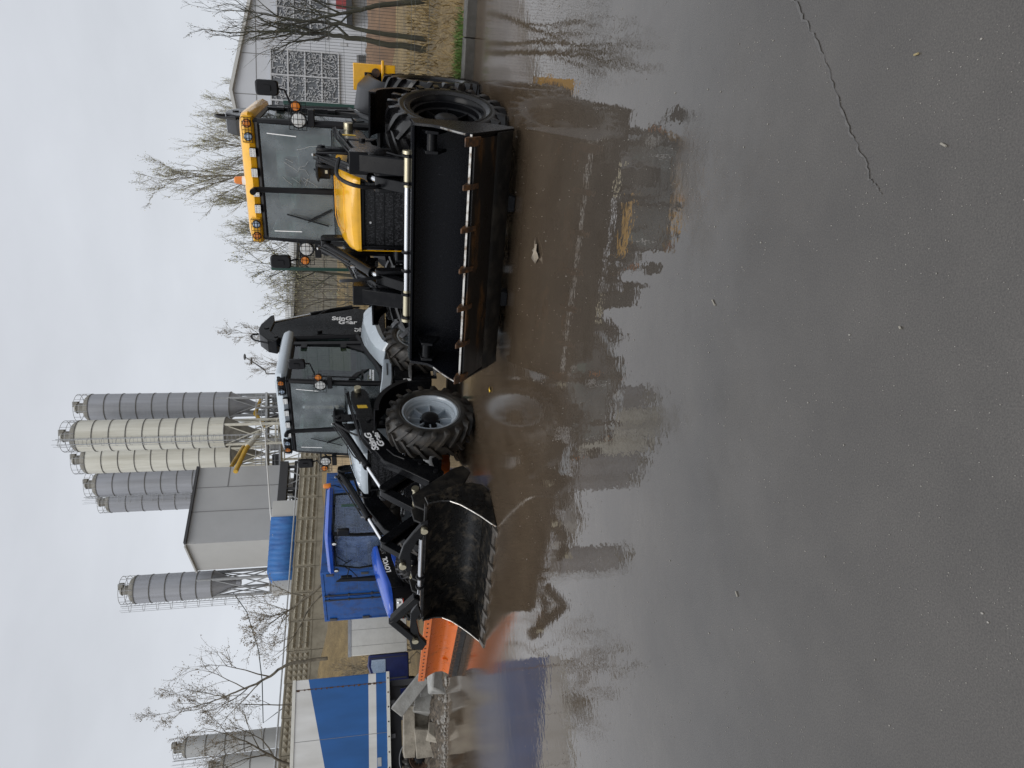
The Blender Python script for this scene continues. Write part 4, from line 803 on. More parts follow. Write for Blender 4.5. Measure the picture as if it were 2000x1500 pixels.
# orange snow plough blade
p0 = onz(892, 1323); p1 = onz(911, 1240); d = Vector((p1.x-p0.x, p1.y-p0.y, 0)).normalized(); p1 = p0+d*2.9
pw = thing('plough_blade', 'curved orange snow plough blade with a black rubber edge', 'snow plough', (p0.x, p0.y, 0), math.atan2(d.y, d.x))
prof = [(0.10, 0.66), (0.13, 0.70), (0.02, 0.62), (0.10, 0.50), (0.16, 0.36), (0.14, 0.24), (0.07, 0.15)]
prof = [(0.02, 0.70), (0.03, 0.60), (0.09, 0.50), (0.14, 0.38), (0.14, 0.26), (0.09, 0.17), (0.04, 0.12)]
rings = []
LB = 2.9
b = MB(); poly = [(y, z) for y, z in prof]+[(y+0.02, z) for y, z in reversed(prof)]
b.prism(poly, 0, LB); pb = b.build('mouldboard', M['orange'], pw, 0)
b = MB(); b.bb(0, LB, -0.008, 0.025, 0.60, 0.715); 
b.build('top_flange', M['orange'], pb, 0.004)
b = MB()
for k in range(17): b.cyl((0.09+k*0.17, -0.008, 0.66), (0.09+k*0.17, -0.018, 0.66), 0.014, 8)
for k in range(17): b.cyl((0.05+k*0.17, 0.04, 0.14), (0.05+k*0.17, 0.0, 0.14), 0.014, 8)
b.build('bolt', M['seam'], pb)
b = MB(); b.bb(0, LB, 0.02, 0.06, 0.0, 0.145); b.build('rubber_edge', M['rubber'], pw, 0.005)
b = MB(); b.bb(0, LB, 0.008, 0.03, 0.10, 0.165); b.build('clamp_strip', M['rust'], pw)
b = MB(); b.bb(1.2, 1.7, 0.18, 0.6, 0.15, 0.5); b.bb(0.6, 0.7, 0.1, 0.5, 0.2, 0.3); b.bb(2.2, 2.3, 0.1, 0.5, 0.2, 0.3); b.build('push_frame', M['orange'], pw, 0.01)

# concrete blocks piled by the trailer
def block(pts8, label, m, loc=None, bev=0.02):
    b = MB(); b._add(pts8, [(0, 1, 3, 2), (4, 6, 7, 5), (0, 4, 5, 1), (2, 3, 7, 6), (0, 2, 6, 4), (1, 5, 7, 3)])
    c = sum((Vector(p) for p in pts8), Vector())/8; b.v = [tuple(Vector(v)-c) for v in b.v]
    o = b.build('concrete_block', m, None, bev, loc=c); tag(o, label, 'concrete block', 'concrete blocks dumped by the trailer'); return o
def obb(c, dims, rz=0, ry=0, jit=0.015, seed=1):
    rn = random.Random(seed); Rm = Matrix.Rotation(rz, 3, 'Z') @ Matrix.Rotation(ry, 3, 'Y'); out = []
    for x in (-.5, .5):
        for y in (-.5, .5):
            for z in (-.5, .5): out.append(Vector(c)+Rm @ Vector((x*dims[0]+rn.uniform(-jit, jit), y*dims[1]+rn.uniform(-jit, jit), z*dims[2]+rn.uniform(-jit, jit))))
    return out
block(obb((-7.28, 16.25, 0.70), (0.98, 0.5, 0.30), 0.35, 0.78, seed=2), 'smooth grey concrete beam tilted up against the rubble by the orange blade', M['greyblock'])
block(obb((-8.36, 16.75, 0.725), (1.14, 0.5, 0.28), 0.25, 0.03, seed=3), 'long rough concrete beam lying level on top of the pile', M['concrete'])
block(obb((-8.55, 16.55, 0.33), (0.58, 0.55, 0.52), 0.2, 0.0, 0.04, 4), 'squat pale concrete block under the left end of the level beam', M['concrete'])
block(obb((-7.75, 16.7, 0.38), (0.45, 0.5, 0.42), 0.5, 0.1, 0.05, 5), 'dark broken concrete block in the middle of the pile', M['greyblock'])
block(obb((-7.95, 17.0, 0.40), (0.9, 0.4, 0.34), 0.2, 0.05, 0.05, 6), 'brownish concrete lump behind the pile under the trailer', M['concrete'])
block(obb((-6.55, 15.1, 0.16), (0.5, 0.45, 0.34), 0.6, 0.15, 0.09, 8), 'rounded grey concrete lump at the left end of the orange blade', M['greyblock'], None, 0.05)
block(obb((-7.05, 16.6, 0.22), (0.7, 0.45, 0.36), -0.3, 0.2, 0.06, 12), 'grey broken block half buried under the tilted beam', M['greyblock'])
block(obb((-8.1, 15.95, 0.2), (0.34, 0.3, 0.24), 1.0, 0.3, 0.05, 14), 'small pale concrete chunk tipped on the soil ridge before the pile', M['concrete'])
# ------------------------------------------------------------------ ground: one wet asphalt sheet, film of water on most of it
def ground_mat():
    m = bpy.data.materials.new('wet_asphalt'); m.use_nodes = True; nt = m.node_tree; N = nt.nodes; L = nt.links; b = N['Principled BSDF']
    tc = N.new('ShaderNodeTexCoord'); src = tc.outputs['Object']
    def noise(sc, det=6, ro=0.6, stretch=None, dist=0.0):
        n = N.new('ShaderNodeTexNoise'); n.inputs['Scale'].default_value = sc; n.inputs['Detail'].default_value = det; n.inputs['Roughness'].default_value = ro; n.inputs['Distortion'].default_value = dist
        if stretch:
            mp = N.new('ShaderNodeMapping'); mp.inputs['Scale'].default_value = stretch; L.new(src, mp.inputs[0]); L.new(mp.outputs[0], n.inputs['Vector'])
        else: L.new(src, n.inputs['Vector'])
        return n.outputs['Fac']
    def ramp(f, p0, p1, c0, c1):
        r = N.new('ShaderNodeValToRGB'); e = r.color_ramp.elements; e[0].position = p0; e[1].position = p1; e[0].color = (*c0, 1); e[1].color = (*c1, 1); L.new(f, r.inputs['Fac']); return r.outputs['Color']
    def mr(f, a, b_, c, d):
        n = N.new('ShaderNodeMapRange'); n.inputs[1].default_value = a; n.inputs[2].default_value = b_; n.inputs[3].default_value = c; n.inputs[4].default_value = d; L.new(f, n.inputs[0]); return n.outputs[0]
    def mix(f, a, b_, typ='MIX'):
        n = N.new('ShaderNodeMix'); n.data_type = 'RGBA'; n.blend_type = typ
        if hasattr(f, 'node'): L.new(f, n.inputs[0])
        else: n.inputs[0].default_value = f
        L.new(a, n.inputs[6]); L.new(b_, n.inputs[7]); return n.outputs[2]
    big = noise(0.35, 5, 0.55); mid = noise(1.6, 8, 0.65); fine = noise(55, 4, 0.7); grit = noise(170, 2, 0.5)
    base = ramp(mid, 0.3, 0.72, (0.051, 0.046, 0.041), (0.076, 0.069, 0.061))
    mud = ramp(noise(2.2, 9, 0.7, (1, 0.45, 1)), 0.3, 0.7, (0.068, 0.048, 0.031), (0.096, 0.071, 0.048))
    sp = N.new('ShaderNodeSeparateXYZ'); L.new(src, sp.inputs[0])
    far = mr(sp.outputs['Y'], 2.8, 6.5, 0.0, 1.0)
    col = mix(far, base, mud)
    speck = ramp(grit, 0.70, 0.76, (1, 1, 1), (2.6, 2.5, 2.3)); col = mix(0.6, col, speck, 'MULTIPLY')
    grain = ramp(noise(200, 4, 0.8), 0.32, 0.68, (0.45, 0.45, 0.45), (1.6, 1.6, 1.6)); col = mix(0.8, col, grain, 'MULTIPLY')
    patch = ramp(noise(0.9, 4, 0.6, None, 0.8), 0.36, 0.62, (0.90, 0.90, 0.90), (1.07, 1.07, 1.07)); col = mix(0.8, col, patch, 'MULTIPLY')
    L.new(col, b.inputs['Base Color'])
    # water film: smooth in the hollows, a little rougher where the asphalt stands out of it
    film = mr(big, 0.30, 0.66, 0.15, 0.0)
    ed_ = mr(noise(1.7, 6, 0.65), 0.3, 0.7, -0.55, 0.55); ya_ = N.new('ShaderNodeMath'); ya_.operation = 'ADD'; L.new(sp.outputs['Y'], ya_.inputs[0]); L.new(ed_, ya_.inputs[1]); nearf = mr(ya_.outputs[0], 2.2, 3.1, 0.0, 1.0)
    mx = N.new('ShaderNodeMath'); mx.operation = 'MAXIMUM'; L.new(film, mx.inputs[0]); L.new(nearf, mx.inputs[1])
    rough0 = mr(mx.outputs[0], 0.0, 1.0, 0.27, 0.004); rfar = mr(sp.outputs['Y'], 5.5, 8.0, 0.0, 0.125); ra_ = N.new('ShaderNodeMath'); ra_.operation = 'ADD'; L.new(rough0, ra_.inputs[0]); L.new(rfar, ra_.inputs[1]); rf2 = mr(sp.outputs['Y'], 9.5, 12.0, 0.0, -0.075); rb_2 = N.new('ShaderNodeMath'); rb_2.operation = 'ADD'; L.new(ra_.outputs[0], rb_2.inputs[0]); L.new(rf2, rb_2.inputs[1]); rough = rb_2.outputs[0]; L.new(rough, b.inputs['Roughness'])
    b.inputs['IOR'].default_value = 1.62; b.inputs['Specular IOR Level'].default_value = 0.5
    rip = noise(7, 2, 0.5, (1.0, 1.0, 1)); rip2 = noise(30, 1, 0.5)
    bp = N.new('ShaderNodeBump'); bp.inputs['Strength'].default_value = 0.17; bp.inputs['Distance'].default_value = 0.006; L.new(rip, bp.inputs['Height'])
    bp2 = N.new('ShaderNodeBump'); bp2.inputs['Strength'].default_value = 0.085; bp2.inputs['Distance'].default_value = 0.003; L.new(rip2, bp2.inputs['Height']); L.new(bp.outputs[0], bp2.inputs['Normal'])
    bp3 = N.new('ShaderNodeBump'); bp3.inputs['Distance'].default_value = 0.003; L.new(fine, bp3.inputs['Height']); L.new(bp2.outputs[0], bp3.inputs['Normal'])
    L.new(mr(mx.outputs[0], 0, 1, 0.30, 0.0), bp3.inputs['Strength'])
    L.new(bp3.outputs[0], b.inputs['Normal'])
    return m
b = MB(); b.quad((-300, -40, 0), (300, -40, 0), (300, 400, 0), (-300, 400, 0)); g = struct(b.build('ground', ground_mat()))
# hairline crack across the near asphalt
def ribbon(pts, w, seed, z):
    rn = random.Random(seed); out = []
    for i in range(len(pts)-1):
        a, c = Vector(pts[i]), Vector(pts[i+1])
        for k in range(14): out.append(a+(c-a)*k/14+Vector((rn.gauss(0, 0.004), rn.gauss(0, 0.004), 0)))
    b = MB(); vs = []
    for i, p in enumerate(out):
        t = (out[min(i+1, len(out)-1)]-out[max(i-1, 0)]).normalized(); n = Vector((-t.y, t.x, 0)); ww = w*rn.uniform(0.1, 1.7)*(1.3-1.0*i/len(out))
        vs += [p+n*ww+Vector((0, 0, z)), p-n*ww+Vector((0, 0, z))]
    b._add(vs, [(2*i, 2*i+1, 2*i+3, 2*i+2) for i in range(len(out)-1)]); return b
ck = mat('crack_asphalt', (0.056, 0.051, 0.046), 0.27, col2=(0.085, 0.078, 0.070), vscale=60, thr=(0.42, 0.56), bump=0.10, bscale=120, spec=1.0)
struct(ribbon([onz(1545, -10), onz(1600, 90), onz(1655, 240), onz(1700, 345), onz(1725, 385)], 0.0040, 4, 0.003).build('ground_crack', ck))

# kerb along the grass on the right
kd = Vector((-0.853, 0.522, 0)).normalized(); kn = Vector((-kd.y, kd.x, 0)); kn = kn if kn.y > 0 else -kn
K0 = Vector((4.74, 9.23, 0))
def kp(t, s, z=0.0): return K0+kd*t+kn*s+Vector((0, 0, z))
rn = random.Random(11)
kb = MB(); t = -9.0
while t < 5.2:
    L_ = 1.0
    kb.loft([[kp(t+0.006, 0, -0.1), kp(t+0.006, -0.0+0.0, 0.13), kp(t+0.006, 0.02, 0.15), kp(t+0.006, 0.20, 0.152), kp(t+0.006, 0.20, -0.1)], [kp(t+L_-0.006, 0, -0.1), kp(t+L_-0.006, 0, 0.13), kp(t+L_-0.006, 0.02, 0.15), kp(t+L_-0.006, 0.20, 0.152), kp(t+L_-0.006, 0.20, -0.1)]]); t += L_
struct(kb.build('kerb', M['kerb'], None, 0.008))

# grassy rise behind the yard
CP = np.array([(8, 7.3, .13), (6, 8.5, .13), (4.75, 9.3, .13), (3, 10.5, .14), (1.3, 11.6, .14), (0, 13, .12), (-1.5, 18, .12), (-3, 25, .12), (-9, 28.5, .1), (-16, 31, .1), (-25, 32, .1), (-40, 32, .1),
    (8, 13, .28), (12, 16, .35), (9, 19, .45), (14, 30, .8), (20, 45, 1.0), (12, 45, 1.0), (30, 30, .8), (35, 45, 1.0), (30, 10, .2), (16, 8, .15), (5.5, 13, .35),
    (2.4, 15.5, 1.2), (4, 15, .8), (5, 32, 3.0), (1, 32, 3.4), (2.5, 22, 2.3), (7, 24, 1.1), (0, 20, 1.5), (-19, 43.5, 5.2), (-7.3, 56.5, 5.6), (-13, 50, 5.4), (-12, 38, 2.9), (-5, 40, 3.6), (-3, 32, 2.2), (-25, 40, 3.4), (-10, 33, 1.5), (-7, 46, 4.4), (-13, 45, 4.5),
    (-10, 80, 5.7), (-40, 60, 5.5), (10, 80, 4), (40, 80, 1.2), (-45, 45, 4.5), (0, 120, 5), (60, 120, 1.2), (-60, 120, 5.5)])
def hill(x, y):
    s1 = (x-K0.x)*kn.x+(y-K0.y)*kn.y; s2 = (x+2.6)*0.25+(y-24)*0.968
    s = min(s1, s2) if x < 1.2 else s1
    if s1 < 0.1: return -0.3
    d2 = (CP[:, 0]-x)**2+(CP[:, 1]-y)**2+0.3; w = d2**-1.6; z = float((w*CP[:, 2]).sum()/w.sum())
    edge = 1-math.exp(-max(s1-0.1, 0)/1.0); z = 0.14+(z-0.14)*edge
    if x < 1.2:
        k = max(0.0, min(1.0, (s2+1.0)/2.5)); k2 = max(0.0, min(1.0, (x+0.2)/1.4)); kk = max(k, k2); z = -0.3+(z+0.3)*kk*kk*(3-2*kk)
    return z
ss = [0.12]; st = 0.22
while ss[-1] < 130: ss.append(ss[-1]+st); st *= 1.045
ts = []; t = -60.0
while t < 90: ts.append(t); t += 0.6 if -14 < t < 14 else (1.2 if -30 < t < 50 else 4)
vs = []; rn = random.Random(2)
for s_ in ss:
    for t in ts:
        p = kp(t, s_); z = hill(p.x, p.y); z += (rn.uniform(-0.03, 0.03) if z > 0.12 and s_ > 0.5 else 0); vs.append((p.x, p.y, z))
nt_ = len(ts); b = MB(); b._add(vs, [(i*nt_+j, i*nt_+j+1, (i+1)*nt_+j+1, (i+1)*nt_+j) for i in range(len(ss)-1) for j in range(nt_-1)])
def hill_mat():
    m = mat('dry_grass_ground', (0.255, 0.185, 0.085), 0.95, col2=(0.13, 0.095, 0.048), vscale=1.4, thr=(0.38, 0.72), bump=1.0, bscale=9)
    nt = m.node_tree; N = nt.nodes; L = nt.links; bs = N['Principled BSDF']; old = bs.inputs['Base Color'].links[0].from_socket
    n = N.new('ShaderNodeTexNoise'); n.inputs['Scale'].default_value = 0.25; n.inputs['Detail'].default_value = 7; tc = N.new('ShaderNodeTexCoord'); L.new(tc.outputs['Object'], n.inputs['Vector'])
    r = N.new('ShaderNodeValToRGB'); r.color_ramp.elements[0].position = 0.50; r.color_ramp.elements[1].position = 0.68; L.new(n.outputs['Fac'], r.inputs['Fac'])
    mx = N.new('ShaderNodeMix'); mx.data_type = 'RGBA'; L.new(r.outputs['Color'], mx.inputs[0]); L.new(old, mx.inputs[6]); mx.inputs[7].default_value = (0.13, 0.10, 0.055, 1)
    n2 = N.new('ShaderNodeTexNoise'); n2.inputs['Scale'].default_value = 22; n2.inputs['Detail'].default_value = 4; L.new(tc.outputs['Object'], n2.inputs['Vector'])
    r2 = N.new('ShaderNodeValToRGB'); r2.color_ramp.elements[0].position = 0.35; r2.color_ramp.elements[1].position = 0.65; r2.color_ramp.elements[0].color = (0.45, 0.42, 0.38, 1); L.new(n2.outputs['Fac'], r2.inputs['Fac'])
    m2 = N.new('ShaderNodeMix'); m2.data_type = 'RGBA'; m2.blend_type = 'MULTIPLY'; m2.inputs[0].default_value = 0.8; L.new(mx.outputs[2], m2.inputs[6]); L.new(r2.outputs['Color'], m2.inputs[7]); L.new(m2.outputs[2], bs.inputs['Base Color'])
    return m
struct(b.build('grassy_terrain', hill_mat(), ang=60))
# reddish earth bank beyond the fence, and the sand heap below the wall
def mound(name, pts, w, h, m, seed, kind='structure'):
    rn = random.Random(seed); b = MB(); rows = []; n = 40
    for i in range(n+1):
        u = i/n*(len(pts)-1); k = min(int(u), len(pts)-2); f = u-k; p = Vector(pts[k]).lerp(Vector(pts[k+1]), f); t = (Vector(pts[k+1])-Vector(pts[k])); t.z = 0; t.normalize(); nn = Vector((-t.y, t.x, 0))
        env = min(1, min(i, n-i)/4); row = []
        for j in range(13):
            v = j/12*2-1; q = p+nn*v*w*(1+rn.uniform(-.05, .05)); zz = max(hill(q.x, q.y), 0)-0.05+h*env*max(0, 1-v*v)**0.8*(1+rn.uniform(-.12, .12)); row.append((q.x, q.y, zz))
        rows.append(row)
    vs = [q for r in rows for q in r]; b._add(vs, [(i*13+j, i*13+j+1, (i+1)*13+j+1, (i+1)*13+j) for i in range(n) for j in range(12)]); o = b.build(name, m, ang=60); o['kind'] = kind; return o
mound('earth_bank', [(7.5, 25.5, 0), (13, 24, 0), (22, 22.5, 0)], 3.2, 0.62, mat('red_earth', (0.165, 0.098, 0.055), 0.95, col2=(0.10, 0.062, 0.038), vscale=1.5, bump=1.0, bscale=6), 3)
mound('sand_bank', [(-11, 38.5, 0), (-7, 38.5, 0), (-2.5, 38.5, 0)], 3.0, 0.35, mat('brown_sand', (0.32, 0.235, 0.135), 0.95, col2=(0.22, 0.16, 0.09), vscale=1.2, bump=1.0, bscale=5), 4)

# blades of grass behind the kerb (uncountable)
def blades(name, n, region, m, hmin, hmax, seed):
    rn = random.Random(seed); b = MB()
    for i in range(n):
        t, s_ = region(rn); p = kp(t, s_); z = hill(p.x, p.y)
        if z < 0.05: continue
        h = rn.uniform(hmin, hmax); a = rn.uniform(0, 6.28); w = rn.uniform(0.004, 0.010)*(1+s_*0.08); lean = Vector((rn.gauss(0, .4), rn.gauss(0, .4), 0))*h
        base = Vector((p.x, p.y, z-0.02)); sd = Vector((math.cos(a), math.sin(a), 0))*w
        b._add([base-sd, base+sd, base+lean*0.5+Vector((0, 0, h*0.65))+sd*0.7, base+lean*0.5+Vector((0, 0, h*0.65))-sd*0.7, base+lean*1.3+Vector((0, 0, h))], [(0, 1, 2, 3), (3, 2, 4)])
    o = b.build(name, m, ang=180); tag(o, None, None, None, 'stuff'); return o
def reg_dry(rn): return (rn.uniform(-8, 9), 0.35+8.5*rn.random()**1.5)
def reg_green(rn):
    while True:
        t, s_ = rn.uniform(-7, 4), 0.22+abs(rn.gauss(0, 0.28))
        if math.sin(t*2.3)+math.sin(t*5.1+1)*0.7+rn.uniform(-1, 1) > -0.2: return t, s_
o = blades('dry_grass', 17000, reg_dry, M['drygrass'], 0.05, 0.20, 5); tag(o, 'dry straw coloured grass behind the kerb and along the wire fence', 'grass')
o = blades('green_grass', 5000, reg_green, M['greengrass'], 0.05, 0.15, 6); tag(o, 'green grass tufts growing along the back of the kerb', 'grass')
# litter on the grass
def blob(name, label, cat, c, r, m, seed):
    rn = random.Random(seed); b = MB(); b.ell((0, 0, 0), r, 10, 6); b.v = [tuple(Vector(v)*rn.uniform(0.7, 1.25)) for v in b.v]; o = b.build(name, m, loc=c, ang=20); return tag(o, label, cat)
p = kp(-2.2, 2.0); blob('plastic_bag', 'crumpled white plastic bag lying on the dry grass behind the kerb', 'litter', (p.x, p.y, hill(p.x, p.y)+0.06), (0.17, 0.10, 0.12), M['bag'], 3)
p = kp(-2.1, 0.62); blob('plastic_wrapper', 'bright blue plastic wrapper in the grass beside the kerb', 'litter', (p.x, p.y, hill(p.x, p.y)+0.05), (0.10, 0.05, 0.045), M['bluebag'], 4)

# rubble and soil along the foot of the trailer
rn = random.Random(21); b = MB()
A, B_ = Vector((-6.0, 14.6, 0)), Vector((-11.5, 16.4, 0)); dd = (B_-A).normalized(); nn = Vector((-dd.y, dd.x, 0)); nn = nn if nn.y > 0 else -nn; rows = []
for i in range(61):
    p = A.lerp(B_, i/60); row = []
    for j in range(13):
        v = j/12; q = p+nn*(v*2.6-0.15+rn.uniform(-.05, .05)); z = -0.03+0.30*math.sin(min(1, v*1.8)*math.pi/2)*min(1, i/6, (60-i)/3+0.3)*(0.75+0.35*math.sin(i*0.7)*math.cos(j*1.3))+rn.uniform(-.05, .07)*(v > 0.05); row.append((q.x, q.y, z))
    rows.append(row)
b._add([q for r in rows for q in r], [(i*13+j, i*13+j+1, (i+1)*13+j+1, (i+1)*13+j) for i in range(60) for j in range(12)]); o = b.build('soil_heap', M['soil'], ang=30); tag(o, 'low ridge of damp soil and rubble at the foot of the trailer', 'soil', None, 'stuff')
b = MB()
for i in range(1100):
    p = A.lerp(B_, rn.random())+nn*rn.uniform(-0.35, 1.6); s_ = rn.uniform(0.008, 0.04)*(2.2 if rn.random() < 0.06 else 1); c = Vector((p.x, p.y, 0.02+0.18*rn.random()*max(0, min(1, (p-A).dot(nn)))))
    base = len(b.v); b.ell(c, (s_, s_*rn.uniform(.6, 1), s_*rn.uniform(.5, .9)), 5, 4)
o = b.build('rubble', M['stone'], ang=20); tag(o, 'small broken stones scattered over the soil ridge', 'rubble', None, 'stuff')
# grit on the asphalt
b = MB()
cl_ = [(rn.uniform(-.6, .6), rn.uniform(1.3, 3.0)) for _ in range(14)]
for i in range(2100):
    y = 1.25+5.5*rn.random()**1.6; x = rn.uniform(-0.62, 0.62)*y
    if i % 3 == 0: c_ = rn.choice(cl_); x = c_[0]*c_[1]+rn.gauss(0, .16); y = c_[1]+rn.gauss(0, .16)
    s_ = rn.uniform(0.0006, 0.0019)*(1.0 if rn.random() < 0.95 else 1.8)*(0.6+0.25*y)
    b.ell((x, y, s_*0.5), (s_, s_*rn.uniform(.6, 1.6), s_*0.7), 5, 3)
o = b.build('gravel', M['stone'], ang=60); tag(o, 'tiny pale grit scattered over the wet asphalt', 'gravel', None, 'stuff')
# leaves and bits
def flat_leaf(name, label, cat, c, pts, m, rz, lift, seed, sc=1.0, group=None):
    rn = random.Random(seed); b = MB(); n = len(pts); ctr = (0, 0, lift*0.8); vs = [ctr]+[(x*sc, y*sc, rn.uniform(0.001, lift)) for x, y in pts]
    b._add(vs, [(0, i+1, (i+1) % n+1) for i in range(n)]); o = b.build(name, m, loc=c, ang=20); o.rotation_euler = (0, 0, rz)
    s = o.modifiers.new('thick', 'SOLIDIFY'); s.thickness = 0.002; return tag(o, label, cat, group)
lf = [(0.0, 0.12), (0.02, 0.05), (0.055, 0.04), (0.05, -0.02), (0.085, -0.055), (0.05, -0.085), (0.02, -0.075), (0.012, -0.12), (-0.01, -0.08), (-0.06, -0.085), (-0.085, -0.03), (-0.05, -0.025), (-0.06, 0.03), (-0.025, 0.035)]
c = onz(1050, 490); flat_leaf('dead_leaf', 'large crumpled grey brown leaf on the wet asphalt before the yellow loader', 'leaf', (c.x, c.y, 0.004), lf, M['leaf'], R(-80), 0.035, 3, 1.05)
c = onz(958, 762); flat_leaf('fallen_leaf', 'small bright yellow leaf on the asphalt near the front wheel of the pale blue loader', 'leaf', (c.x, c.y, 0.004), lf, M['yleaf'], 0.5, 0.02, 4, 0.5)
for k, (px, py, s_, rz) in enumerate(((1395, 591, 0.05, 0.3), (1845, 283, 0.028, 0.5), (1760, 640, 0.012, 0.2), (1792, 106, 0.02, 1.0), (1440, 1160, 0.03, 0.2))):
    c = onz(px, py); b = MB(); b.cyl((-s_*0.5, 0, 0.004), (s_*0.5, 0, 0.004), 0.0042, 8); o = b.build('twig_scrap', mat('scrap%d' % k, (0.27, 0.25, 0.21) if k != 3 else (0.30, 0.24, 0.12), 0.7), loc=(c.x, c.y, 0.001)); o.scale = (0.7, 0.7, 0.7); o.rotation_euler = (0, 0, rz+0.4)
    tag(o, ['pale stick like scrap on the wet asphalt ahead of the yellow loader bucket', 'tan sliver of wood on the near asphalt beside the crack', 'tiniest pale scrap on the near asphalt', 'short straw coloured scrap near the start of the crack', 'pale scrap on the wet asphalt below the reflection of the orange blade'][k], 'litter')

# ------------------------------------------------------------------ green wire fence
fn = thing('mesh_fence', 'green welded wire mesh fence on the dry grass behind the yellow loader', 'fence', kp(-8, 2.9), 0)
org = kp(-8, 2.9)
def fp(t, z): p = kp(t, 2.9); return Vector((p.x-org.x, p.y-org.y, z-org.z))
PW = 3.1; t0 = 4.58-3.1*4
for k in range(7):
    ta = t0+k*PW; pm = kp(ta+PW/2, 2.9); zb_ = max(hill(pm.x, pm.y), 0.1)+0.05; H_ = 2.4; b = MB()
    n = 62
    for i in range(n+1): t = ta+0.05+(PW-0.1)*i/n; b.tube([fp(t, zb_), fp(t, zb_+H_)], 0.0032, 3, cap=False)
    for j, z in enumerate((0.06, 0.30, 0.36, 0.60, 0.90, 1.14, 1.20, 1.50, 1.74, 1.80, 2.05, 2.28, 2.34)): b.tube([fp(ta+0.05, zb_+z), fp(ta+PW-0.05, zb_+z)], 0.0034, 3, cap=False)
    b.build('wire_panel', M['wire'], fn)
    if k:
        pq = kp(ta, 2.9); zq = hill(pq.x, pq.y); b = MB(); b.box(fp(ta, zq+1.25), (0.06, 0.06, 2.65)); b.build('post', M['greenpost'], fn, 0.005)

# ------------------------------------------------------------------ concrete panel wall on the bank
wa, wb = at(618, 1330, 43.5), at(634, 922, 56.5); wd = Vector((wb.x-wa.x, wb.y-wa.y, 0)); WL = wd.length; wd.normalize()
wl = thing('concrete_wall', 'weathered concrete panel wall with waffle pattern below the silos', 'wall', (wa.x, wa.y, 0), math.atan2(wd.y, wd.x))
npan = 22; pw_ = WL/8.2; start = -7*pw_
for k in range(npan):
    x0 = start+k*pw_; f = (x0+pw_/2)/WL; zb_ = wa.z+(wb.z-wa.z)*f; zt_ = at(555+0, 1330, 43.5).z+(at(585.5, 922, 56.5).z-at(555, 1330, 43.5).z)*f
    b = MB(); b.bb(x0+0.02, x0+pw_-0.02, 0, 0.16, zb_-1.2, zt_); H_ = zt_-zb_
    b.bb(x0+0.03, x0+pw_-0.03, -0.03, 0, zb_+H_*0.22, zb_+H_*0.27); b.bb(x0+0.02, x0+pw_-0.02, -0.035, 0, zt_-0.08, zt_+0.01)
    nx_, nz_ = 5, 4 if k < 8 else 3
    for i in range(nx_):
        for j in range(nz_):
            cx_ = x0+0.12+(pw_-0.24)*(i+0.5)/nx_; cz_ = zb_+H_*0.29+H_*0.64*(j+0.5)/nz_; hx, hz = (pw_-0.24)/nx_*0.46, H_*0.64/nz_*0.46
            if k < 8: b._add([(cx_-hx, 0, cz_-hz), (cx_+hx, 0, cz_-hz), (cx_+hx, 0, cz_+hz), (cx_-hx, 0, cz_+hz), (cx_, -0.13, cz_)], [(0, 1, 4), (1, 2, 4), (2, 3, 4), (3, 0, 4)])
            else: b._add([(cx_-hx, 0, cz_-hz), (cx_+hx, 0, cz_-hz), (cx_+hx, 0, cz_+hz*0.3), (cx_-hx, 0, cz_+hz*0.3), (cx_-hx*0.8, -0.13, cz_-hz*0.2), (cx_+hx*0.8, -0.13, cz_-hz*0.2)], [(0, 1, 5, 4), (1, 2, 5), (2, 3, 4, 5), (3, 0, 4)])
    b.build('wall_panel', M['wallcon'], wl, ang=15)
b = MB(); b.tube([(start, -0.05, zt_*0+at(553, 1330, 43.5).z+(at(584, 922, 56.5).z-at(553, 1330, 43.5).z)*(start/WL)+0.12), (start+npan*pw_, -0.05, at(553, 1330, 43.5).z+(at(584, 922, 56.5).z-at(553, 1330, 43.5).z)*((start+npan*pw_)/WL)+0.12)], 0.05, 6); b.build('top_pipe', M['galv'], wl)

